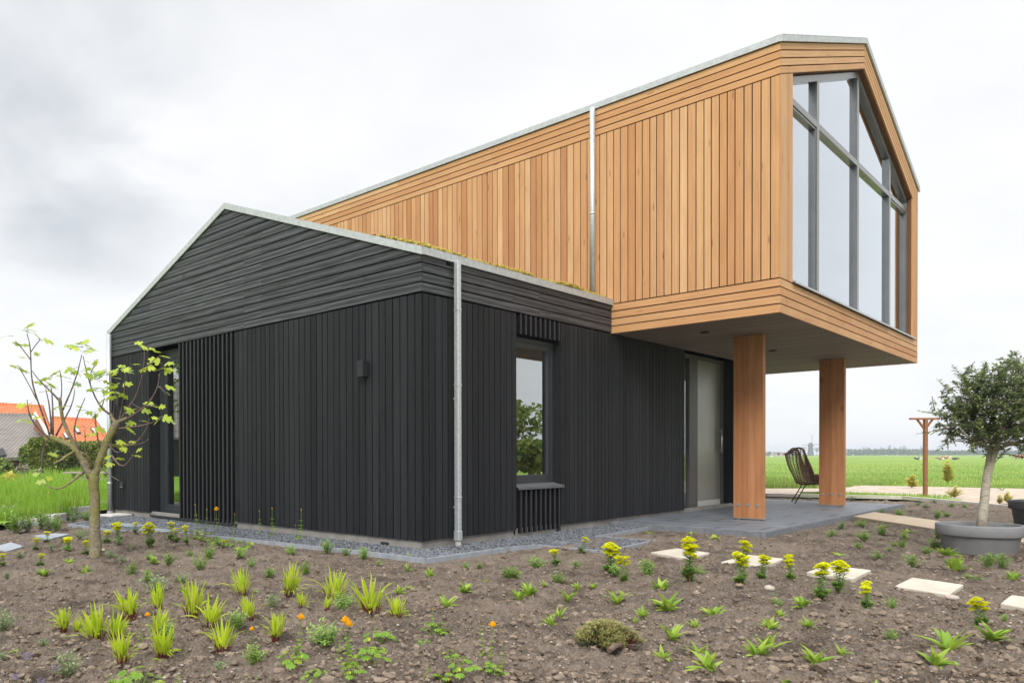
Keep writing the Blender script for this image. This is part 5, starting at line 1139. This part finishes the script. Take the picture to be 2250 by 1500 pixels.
animal('sheep', 1731, 1004, 4.2, M_wool, 'white sheep left of the rattan chair', 'sheep', False, -1); animal('sheep', 1737, 1004, 3.8, M_wool, 'white sheep right behind the chair back', 'sheep', False, 1); animal('sheep', 1695, 1004, 3.2, M_wool, 'white sheep farthest left beside the near post', 'sheep', False, 1)
G0 = -.12
def FP(u, dep, z=G0): q = D(u, 997, dep); q.z = z; return q
# windmill
wd = 640.; wb = FP(1781, wd); k = wd / F; mill = empty('windmill', wb, 'grey thatched windmill with four sails far across the meadow', 'windmill')
M_th = noisy('grey_thatch', (.09, .10, .12), (.13, .14, .16), .5, .9, .1, 0)
mb = MB(); mb.lathe([(5.4 * k * 1.25, 0), (5.0 * k * 1.2, 6 * k), (4.2 * k, 20 * k)], wb, 8); mb.build('body', M_th, mill, smooth=False)
mb = MB(); mb.lathe([(5.2 * k, 20 * k), (5.6 * k, 21.5 * k), (5.0 * k, 25 * k), (2.6 * k, 28 * k), (.1, 28.6 * k)], wb, 10); mb.build('cap', M_th, mill)
hub = wb - hy * 5.5 * k + V((0, 0, 24.5 * k))
for i in range(4):
    a = rad(92 + 90 * i); d = hx * math.cos(a) + V((0, 0, math.sin(a))); n_ = hx * -math.sin(a) + V((0, 0, math.cos(a))); L = 22 * k
    mb = MB(); mb.tube([hub, hub + d * L], .28 * k + .05, 5)
    for j in range(10): q = hub + d * L * (.2 + .08 * j); mb.tube([q - n_ * .9 * k, q + n_ * .3 * k], .06 * k + .015, 4)
    mb.build('sail', M_th, mill)
# farmhouse
M_fw = plain('pale_farm_wall', (.48, .42, .38), .9, .1); M_frf = noisy('farm_tiles', (.22, .17, .16), (.28, .22, .20), .3, .9, .1, 0)
def simple_house(name, a, b, depth, zw, zr, wallm, roofm, label, base=G0, hip=0., extra=None):
    """a,b: ground points of the front eave line; roof ridge parallel to it"""
    d = (b - a); L = d.length; d.normalize(); n_ = V((-d.y, d.x, 0)); o = empty(name, a, label, 'house')
    e = .35; U = V((0, 0, 1)); mb = MB(); f = lambda x, y, z: a + d * x + n_ * y + U * (z - a.z + base)
    mb.slab([f(0, 0, 0), f(L, 0, 0), f(L, depth, 0), f(0, depth, 0)], U * zw, d)
    for x in (0, L - .05): mb.slab([f(x, 0, zw), f(x, depth, zw), f(x, depth / 2, zr - .05)], d * .05, n_)
    mb.build('wall', wallm, o)
    mb = MB(); 
    for s_ in (0, 1):
        y0, y1 = (-e, depth / 2) if s_ == 0 else (depth + e, depth / 2)
        mb.slab([f(-e, y0, zw - e * (zr - zw) / (depth / 2)), f(L + e, y0, zw - e * (zr - zw) / (depth / 2)), f(L + e - hip, y1, zr), f(-e + hip, y1, zr)], U * .12, d)
    r = mb.build('roof', roofm, o); return o, r, f
o, r, f = simple_house('farmhouse', FP(1704, 520), FP(1738, 520), 8, 1.9, 7.4 * 520 / F * 1.15, M_fw, M_frf, 'distant farmhouse with a greyish tiled roof at the meadow edge', hip=1.5)
for i in range(3):
    mb = MB(); q = f(2 + 3 * i, -.03, .6); mb.slab([q, q + hx * .9, q + hx * .9 + V((0, 0, 1)), q + V((0, 0, 1))], -hy * .05); mb.build('window', M_frame, o)
# tree masses on the horizon
M_far = leafy('far_foliage', (.045, .095, .045), (.085, .15, .06), (.11, .17, .08), .2, .9, .1)
def crown(mb, c, rx, rz, n, s, r):
    for i in range(n):
        d = V((r.gauss(0, 1), r.gauss(0, 1), r.gauss(0, 1))).normalized() * r.uniform(.45, 1.) ** .6; p = V(c) + V((d.x * rx, d.y * rx, d.z * rz))
        mb.leaf(p, (r.gauss(0, 1), r.gauss(0, 1), r.gauss(0, .7)), (r.gauss(0, 1), r.gauss(0, 1), 1), s * r.uniform(.7, 1.5), s * r.uniform(.6, 1.), .2, 0, 2)
rr = random.Random(31); mb = MB()
for i in range(250):
    u = 1862 + 420 * i / 250 + rr.uniform(-2, 2); dep = rr.uniform(640, 700); kk = dep / F; hh = rr.uniform(12, 15.5) * kk * (1 if u < 2040 else .72); b = FP(u, dep); crown(mb, b + V((0, 0, hh * .5)), 3.0 * kk * 1.2, hh * .52, 46, 1.0, rr)
for i in range(40):
    u = 1640 + 120 * i / 40 + rr.uniform(-2, 2); dep = rr.uniform(650, 690); kk = dep / F; hh = rr.uniform(5, 9) * kk; b = FP(u, dep); crown(mb, b + V((0, 0, hh * .5)), 3.0 * kk, hh * .5, 30, .9, rr)
tag(mb.build('far_wood', M_far), kind='stuff')
def ftree(u, dep, h, w, lab, n=90, thin=False, mat=M_far, grp='distant trees above the wood', base=G0, s=None, name='distant_tree'):
    b = FP(u, dep, base); kk = dep / F; o = empty(name, b, lab, 'tree', grp); mb = MB(); mb.tube([b, b + V((0, 0, h * kk * .8))], [.5 * kk + .02, .15 * kk + .01], 6); r = random.Random(int(u * 7))
    for j in range(6): a = r.uniform(0, 6.28); q = b + V((0, 0, h * kk * r.uniform(.35, .7))); mb.tube([q, q + V((math.cos(a) * w * .35, math.sin(a) * w * .35, h * .2)) * kk], [.2 * kk, .06 * kk], 4)
    mb.build('trunk', M_shoot, o); mb = MB(); lo = .45 if thin else .30
    for j in range(7): a = r.uniform(0, 6.28); q = r.random() ** .5; crown(mb, b + V((math.cos(a) * w * .32 * q, math.sin(a) * w * .32 * q, h * (lo + (1 - lo) * r.uniform(.15, .85)))) * 1 * 1 if False else b + V((math.cos(a) * w * .32 * q * kk, math.sin(a) * w * .32 * q * kk, h * kk * (lo + (1 - lo) * r.uniform(.15, .8)))), w * .24 * kk, h * .14 * kk, n // 7, s or kk * 1.4, r)
    mb.build('crown', mat, o)
for u, h, w, lab in ((1899, 20, 13, 'leftmost bare topped tree above the far wood'), (1911, 19, 12, 'second bare topped tree, close right of the leftmost one above the far wood'), (1938, 19, 9, 'small round tree alone above the far wood'), (1955, 25, 8, 'tallest slim tree above the far wood'), (1967, 19, 9, 'tree close right of the tallest slim one above the far wood'), (1977, 19, 9, 'second tree right of the tallest slim one above the far wood'), (1986, 23, 11, 'broad tree nearest to the timber post above the far wood'), (2024, 21, 10, 'faint tree just left of the timber post above the far wood')): ftree(u, 720, h, w, lab, 63, True)
for u, h, w, lab in ((1766, 23, 15, 'dense tree left of the windmill'), (1795, 21, 15, 'dense tree right of the windmill'), (1744, 14, 5, 'dark slim tree left of the rattan chair'), (1690, 12, 10, 'tree left of the distant farmhouse'), (1711, 9, 9, 'tree in front of the distant farmhouse')): ftree(u, 610 if u > 1740 else 500, h, w, lab, 140, grp='distant trees round the windmill')

# ================================================================== NEIGHBOURS ON THE LEFT
def tiles(name, c1, c2, dark, row=.30, colw=.22):
    t = NT(name); uv = t.co('UV'); w1 = t.N('TexWave', wave_type='BANDS', bands_direction='X', wave_profile='SIN'); t.set(w1, 'Vector', uv); w1.inputs['Scale'].default_value = .314 / colw
    w2 = t.N('TexWave', wave_type='BANDS', bands_direction='Y', wave_profile='SAW'); t.set(w2, 'Vector', uv); w2.inputs['Scale'].default_value = .314 / row
    n = t.noise(t.co(), 2.2, 4); c = t.mix(t.ramp(n, .3, .7), c1, c2); g = t.math('MULTIPLY', t.ramp(w2.outputs[1], .25, .0), .75); c = t.mix(g, c, dark); c = t.mix(t.math('MULTIPLY', t.ramp(w1.outputs[1], .25, .0), .55), c, dark)
    return t.fin(t.bsdf(c, .8, .2, 0, t.bump(t.math('ADD', w1.outputs[1], w2.outputs[1]), .8, .05)))
M_or = tiles('orange_tiles', (.56, .16, .065), (.66, .23, .10), (.26, .06, .03)); M_gt = tiles('grey_tiles', (.20, .18, .165), (.28, .255, .235), (.075, .068, .064))
M_brick = noisy('brown_brick', (.14, .06, .045), (.20, .09, .065), 6, .9, .1, .3); M_white = plain('white_paint', (.78, .77, .75), .6, .3); M_dk = noisy('dark_boards', (.04, .04, .042), (.06, .06, .062), 5, .8, .2, 0)
def poly3(mb, pts, thick, ud=None):
    pts = [V(p) for p in pts]; n_ = (pts[1] - pts[0]).cross(pts[2] - pts[0]).normalized()
    if n_.dot(CAM - pts[0]) > 0: n_ = -n_
    mb.slab(pts, n_ * thick, ud or (pts[1] - pts[0]))
# orange house: main block and lower wing
ob = D(40, 1003, 52); ob.z = -.05
oh = empty('orange_roofed_house', ob, 'house with bright orange tiled roofs and skylights beyond the hedge', 'house')
mb = MB()
poly3(mb, [D(-140, 955, 48), D(118, 966, 48), D(94, 895, 53), D(-140, 882, 53)], .2)
poly3(mb, [D(94, 895, 53), D(-140, 882, 53), D(-140, 955, 59), D(118, 966, 59)], .2)
poly3(mb, [D(100, 975, 46), D(243, 973, 46), D(208, 925, 50), D(112, 920, 50)], .2)
poly3(mb, [D(208, 925, 50), D(112, 920, 50), D(100, 975, 54), D(243, 973, 54)], .2)
mb.build('roof', M_or, oh)
mb = MB()
for a, b, d0, d1, v0 in ((-130, 112, 49, 58, 962), (108, 236, 46.6, 53.4, 975)):
    q0 = D(a, v0, d0); q1 = D(b, v0, d0); q2 = D(b, v0, d1); q3 = D(a, v0, d1); zt2 = min(q0.z, q1.z)
    mb.slab([V((q.x, q.y, -.1)) for q in (q0, q1, q2, q3)], (0, 0, zt2 + .1 - .2))
mb.build('wall', M_brick, oh)
def onp(u, v, pl):                                    # point of the photo on the plane through three points
    a, b, c = pl; n_ = (b - a).cross(c - a); d = ray(u, v); t = (a - CAM).dot(n_) / d.dot(n_); return CAM + d * t
pl = (D(100, 975, 46), D(243, 973, 46), D(208, 925, 50)); nr = (pl[1] - pl[0]).cross(pl[2] - pl[0]).normalized(); nr = nr if nr.dot(CAM - pl[0]) > 0 else -nr
M_sky = plain('skylight_glass', (.55, .58, .62), .1, .6)
for q in ([(161, 939), (169, 939), (178, 953), (170, 954)], [(199, 942), (207, 942), (216, 955), (208, 955)], [(138, 953), (144, 953), (152, 965), (146, 966)]):
    pts = [onp(*x, pl) for x in q]; mb = MB(); mb.slab(pts, nr * .10); sk = mb.build('skylight', M_dk, oh); c = sum(pts, V()) / 4; mb = MB(); mb.slab([c + (p - c) * .76 + nr * .09 for p in pts], nr * .03); mb.build('pane', M_sky, sk)
mb = MB()
for a, b in (((90, 896, 52.8), (118, 966, 47.8)), ((208, 924, 50), (243, 973, 45.9))):
    mb.tube([D(*a), D(*b)], .09, 6)
mb.build('verge', M_or, oh)
# grey tiled barn in front
gb = D(0, 1008, 40); gb.z = -.05; gh = empty('grey_tiled_barn', gb, 'barn with a grey tiled roof and white gable boards left of the fig tree', 'barn')
mb = MB(); poly3(mb, [D(-150, 1012, 38), D(124, 1000, 38), D(78, 914, 43.5), D(-150, 912, 43.5)], .18); poly3(mb, [D(78, 914, 43.5), D(-150, 912, 43.5), D(-150, 1000, 49), D(116, 990, 49)], .18); mb.build('roof', M_gt, gh)
mb = MB(); mb.slab([V((q.x, q.y, -.1)) for q in (D(-140, 1000, 38.6), D(112, 1000, 38.6), D(104, 1000, 48), D(-140, 1000, 48))], (0, 0, .85)); mb.build('wall', M_brick, gh)
# its raised gable with white boards
mb = MB(); poly3(mb, [D(74, 944, 40.6), D(104, 962, 38.6), D(78, 918, 41.6)], .12); mb.build('gable', M_brick, gh)
mb = MB(); a = D(76, 908, 42.6); b = D(111, 958, 37.8); s_ = V((0, 0, -.42)); poly3(mb, [a, b, b + s_, a + s_], .10); a2 = D(70, 915, 43.2); poly3(mb, [a + V((0, 0, .12)), a2, a2 + s_ * .6, a + s_ * .6], .1); mb.build('bargeboard', M_white, gh)
pl2 = (D(-150, 1012, 38), D(124, 1000, 38), D(78, 914, 43.5)); mb = MB(); nr2 = (pl2[1] - pl2[0]).cross(pl2[2] - pl2[0]).normalized(); nr2 = nr2 if nr2.dot(CAM - pl2[0]) > 0 else -nr2
mb.slab([onp(*x, pl2) for x in ((-14, 994), (8, 988), (14, 1003), (-14, 1008))], nr2 * .12); mb.build('skylight', M_dk, gh)
# flat roofed white shed between fig and house
sb = D(232, 1000, 60); sb.z = -.05; so = empty('white_trimmed_shed', sb, 'flat roofed shed with a white fascia between the orange roof and the black house', 'shed')
mb = MB(); q = [D(222, 955, 60), D(300, 957, 60), D(300, 957, 66), D(222, 955, 66)]; mb.slab([V((p.x, p.y, -.1)) for p in q], (0, 0, q[0].z + .1)); mb.build('wall', M_dk, so)
mb = MB(); q = [D(218, 947, 59.7), D(302, 949, 59.7), D(302, 949, 66.3), D(218, 947, 66.3)]; mb.slab([V((p.x, p.y, D(222, 954, 60).z)) for p in q], (0, 0, .30)); mb.build('roof_edge', M_white, so)
# hedge and bushes
M_hedge = leafy('hedge_leaves', (.10, .14, .025), (.20, .24, .035), (.32, .32, .05), .2); M_bush = leafy('bush_leaves', (.11, .17, .04), (.23, .30, .06), (.34, .35, .08), .25)
def hedge(u0, u1, dep, vt, vb, th, lab, n, mat=M_hedge, s=.13):
    a = D(u0, vb, dep); b = D(u1, vb, dep); a.z = b.z = -.08; zt2 = D(u0, vt, dep).z; o = empty('hedge', a, lab, 'hedge', 'hedges behind the lawn'); r = random.Random(int(u0)); mb = MB(); d = b - a; n_ = V((-d.y, d.x, 0)).normalized()
    for i in range(n):
        q = r.random(); f_ = r.random(); z = r.random(); e = .12 * (r.random() - .5)
        if f_ < .62: p = a + d * q + n_ * (e - .02) + V((0, 0, z * (zt2 + .08)))
        elif f_ < .9: p = a + d * q + n_ * th * z + V((0, 0, zt2 + .08 + e * 2.2))
        else: p = a + d * (q > .5) + n_ * th * r.random() + V((0, 0, z * (zt2 + .08)))
        mb.leaf(p, (r.gauss(0, 1), r.gauss(0, 1), r.gauss(0, .8)), (r.gauss(0, 1), r.gauss(0, 1), 1), s * r.uniform(.6, 1.4), s * .7, .2, 0, 2)
    mb.build('foliage', mat, o); mb = MB(); mb.slab([a + n_ * .1 + d * .01, b + n_ * .1 - d * .01, b + n_ * (th - .1) - d * .01, a + n_ * (th - .1) + d * .01], (0, 0, zt2 - .02)); mb.build('core', noisy('hedge_core', (.015, .022, .008), (.03, .04, .012), 6, .95, .1, 0), o)
hedge(65, 122, 36, 968, 1040, 1.2, 'tall clipped olive green hedge behind the fig tree', 5200)
hedge(122, 262, 38, 976, 1040, 1.0, 'lower clipped hedge running on to the black house', 6500)
hedge(44, 68, 37, 984, 1040, .9, 'short yellowish hedge left of the tall clipped one', 1500, M_bush)
def bush(u, v, dep, h, w, lab, n=700, mat=M_bush, s=.16, name='bush'):
    b = D(u, v, dep); b.z = -.05; kk = dep / F; o = empty(name, b, lab, 'bush', 'bushes in front of the barn'); r = random.Random(int(u + 500)); mb = MB(); st = MB()
    for j in range(9):
        a = r.uniform(0, 6.28); q = r.random() ** .5 * .6; c = b + V((math.cos(a) * w * q * .5 * kk, math.sin(a) * w * q * .5 * kk, h * kk * r.uniform(.3, .75))); crown(mb, c, w * .24 * kk, h * .22 * kk, n // 9, s, r); st.tube([b, c], [.03, .012], 5)
    mb.build('foliage', mat, o); st.build('stems', M_shoot, o)
bush(8, 1052, 30, 62, 44, 'round pale green bush at the left edge before the barn'); bush(-6, 985, 36, 50, 34, 'yellow green shrub in front of the barn roof at the left edge'); bush(30, 1050, 31, 34, 34, 'dark leaved bush right of the round pale one', 600, M_hedge)
bush(52, 1052, 31, 48, 34, 'dry twiggy bush before the tall hedge', 300, leafy('dry_leaves', (.22, .19, .14), (.36, .32, .25), (.2, .25, .08), .15), .14); bush(16, 1056, 27, 30, 30, 'spiky yellowish plant low at the left edge', 420, M_ysh, .2); bush(88, 1046, 33, 30, 24, 'tangle of grey branches below the tall hedge', 160, leafy('dry_leaves2', (.2, .17, .13), (.3, .27, .2), None, .1), .14)
# picnic table
tb = D(192, 1062, 27.); tb.z = -.04; K = 27. / F; tab = empty('picnic_table', tb, 'weathered wooden picnic table standing in the long grass behind the fig', 'table'); M_pic = wood('weathered_planks', [(.34, .29, .24), (.42, .37, .31)], (.2, .16, .13), .85, .15, .6)
ztop = D(192, 1036, 27.).z; zb_ = D(192, 1049, 27.).z
def plank(nm, x0, x1, y0, y1, z, t, n=1):
    mb = MB()
    for i in range(n): a = y0 + (y1 - y0) * i / n; b = y0 + (y1 - y0) * (i + 1) / n - .012; q = tb + hx * x0 + hy * a; mb.slab([V((p.x, p.y, z)) for p in (q, tb + hx * x1 + hy * a, tb + hx * x1 + hy * b, tb + hx * x0 + hy * b)], (0, 0, t), hx)
    return mb.build(nm, M_pic, tab)
x0, x1 = -46 * K, 58 * K
plank('table_top', x0, x1, -.36, .36, ztop - .05, .05, 5); plank('bench', x0 - .05, x1, -.85, -.58, zb_ - .05, .05, 2); plank('bench', x0 - .05, x1, .58, .85, zb_ - .05, .05, 2)
for x in (x0 + .25, x1 - .3):
    for s_ in (-1, 1):
        mb = MB(); a = tb + hx * x + hy * .65 * s_; b = tb + hx * x - hy * .25 * s_; mb.slab([V((a.x, a.y, -.08)), V((a.x, a.y, -.08)) + hy * .11, V((b.x, b.y, ztop - .05)) + hy * .11, V((b.x, b.y, ztop - .05))], hx * .045 * (1 if s_ > 0 else -1), (0, 0, 1)); mb.build('leg', M_pic, tab)
    mb = MB(); q = tb + hx * x; mb.slab([V((p.x, p.y, zb_ - .15)) for p in (q - hy * .85, q + hy * .85, q + hy * .85 + hx * .05, q - hy * .85 + hx * .05)], (0, 0, .09), hy); mb.build('crossbar', M_pic, tab)

# things mirrored in the glass, standing outside the frame
def otree(x, y, h, w, lab, n=1500, mat=M_bush):
    b = V((x, y, -.1)); o = empty('garden_tree', b, lab, 'tree', 'trees seen only as reflections'); mb = MB(); mb.tube([b, b + V((.1, 0, h * .5)), b + V((0, .1, h * .8))], [.16, .11, .04], 8); mb.build('trunk', M_fbark, o); r = random.Random(int(x * 3 + 77)); mb = MB()
    for j in range(12): a = r.uniform(0, 6.28); q = r.random() ** .5; crown(mb, b + V((math.cos(a) * w * .3 * q, math.sin(a) * w * .3 * q, h * r.uniform(.45, .9))), w * .22, h * .15, n // 12, .22, r)
    mb.build('crown', mat, o)
otree(14.5, -11.5, 5.0, 4.2, 'green tree beyond the right edge mirrored in the side window'); otree(19, -12.5, 3.6, 5., 'bushy tree beyond the right edge mirrored low in the side window'); otree(15.4, -9.3, 1.7, 3.4, 'low bush beyond the right edge mirrored at the foot of the side window', 1800); otree(17.6, -10.0, 1.9, 3.6, 'wide bush beyond the right edge mirrored at the foot of the side window', 1800); otree(23, -19., 3.4, 8., 'farther wide bush beyond the right edge mirrored in the side window', 1800)
otree(-10.5, 27., 8.5, 6.5, 'leafy tree beyond the left edge mirrored in the glass door', 2400)
simple_house('dark_tiled_shed', V((-17, 30, 0)), V((-6, 36, 0)), 7, 2.4, 5.6, M_dk, M_gt, 'dark boarded shed with a tiled roof mirrored in the glass door')

# ================================================================== LIGHT AND SKY
SUN_EL, SUN_AZ = rad(36), None
sdir = V((-.80, -.42, 0)).normalized() * math.cos(SUN_EL) + V((0, 0, math.sin(SUN_EL)))    # towards the sun
ld = bpy.data.lights.new('sun', 'SUN'); ld.energy = 1.5; ld.angle = rad(24); ld.color = (1, .965, .92); lo = bpy.data.objects.new('sun', ld); COL.objects.link(lo); lo.rotation_euler = sdir.to_track_quat('Z', 'Y').to_euler(); lo.location = (0, 0, 30)
wld = bpy.data.worlds.new('World'); scn.world = wld; wld.use_nodes = True; wt = wld.node_tree; wt.nodes.clear()
class WN(NT):
    def __init__(s, t): s.t = t; s.n = t.nodes
w = WN(wt); out = w.N('OutputWorld'); bg = w.N('Background'); sky = w.N('TexSky'); sky.sky_type = 'NISHITA'; sky.sun_disc = False; sky.sun_elevation = SUN_EL; sky.sun_rotation = math.atan2(sdir.x, sdir.y)
tc = w.N('TexCoord').outputs['Generated']; sep = w.N('SeparateXYZ'); w.set(sep, 0, tc); zc = w.math('ADD', w.math('MAXIMUM', sep.outputs[2], 0.), .22)
cmb = w.N('CombineXYZ'); w.set(cmb, 0, w.math('DIVIDE', sep.outputs[0], zc)); w.set(cmb, 1, w.math('DIVIDE', sep.outputs[1], zc)); w.set(cmb, 2, 0.)
n1 = w.noise(cmb.outputs[0], 1.15, 5, .52, .25); n2 = w.noise(cmb.outputs[0], 3.1, 4, .55, .2)
def spot(az_u, az_v, r, st):
    d = ray(az_u, az_v).normalized(); dp = w.N('VectorMath', operation='DOT_PRODUCT'); w.set(dp, 0, tc); dp.inputs[1].default_value = d; k = w.N('MapRange'); k.interpolation_type = 'SMOOTHSTEP'; w.set(k, 0, dp.outputs['Value']); k.inputs[1].default_value = math.cos(rad(r)); k.inputs[2].default_value = 1.; k.inputs[3].default_value = 0; k.inputs[4].default_value = st; return k.outputs[0]
dark = w.math('ADD', w.math('ADD', w.math('ADD', spot(150, 250, 13, .7), spot(200, 390, 9, .45)), spot(520, 230, 12, .5)), w.math('ADD', spot(900, 60, 12, .15), spot(-300, 220, 16, .5)))
dk = w.math('MULTIPLY', w.math('ADD', w.math('MULTIPLY', dark, w.ramp(n1, .34, .60)), w.math('MULTIPLY', w.ramp(n2, .42, .70), .15)), 1.)
hz = w.ramp(sep.outputs[2], .10, .0)
dk = w.math('ADD', dk, w.math('MULTIPLY', hz, .06), True)
cc_ = w.mix(dk, (6.05, 6.07, 6.12), (3.55, 3.78, 4.08))
zen = w.math('ADD', 1., w.math('MULTIPLY', w.ramp(sep.outputs[2], .54, .95), 1.9))      # an overcast sky is brightest overhead
mulz = w.N('VectorMath', operation='SCALE'); w.set(mulz, 0, cc_); w.set(mulz, 'Scale', zen); cc_ = mulz.outputs[0]
mixs = w.mix(.96, sky.outputs[0], cc_)
w.set(bg, 0, mixs); bg.inputs[1].default_value = .1; wt.links.new(bg.outputs[0], out.inputs[0])
vs = scn.view_settings; vs.view_transform = 'Standard'; vs.look = 'None'; vs.exposure = .78; vs.gamma = 1; vs.use_curve_mapping = False
scn.render.engine = 'CYCLES'; scn.cycles.use_denoising = True; scn.cycles.max_bounces = 8; scn.cycles.transparent_max_bounces = 12; scn.cycles.sample_clamp_indirect = 6

# the air over the far meadow
t = NT('haze_air'); pv = t.N('VolumePrincipled'); pv.inputs['Color'].default_value = (.86, .92, 1, 1); pv.inputs['Density'].default_value = .00055; pv.inputs['Anisotropy'].default_value = .0
t.t.links.new(pv.outputs[0], t.out.inputs[1])
mb = MB(); mb.box((-3600, -3600, -1.2), (3600, 3600, 24.)); tag(mb.build('haze', t.m), kind='stuff')
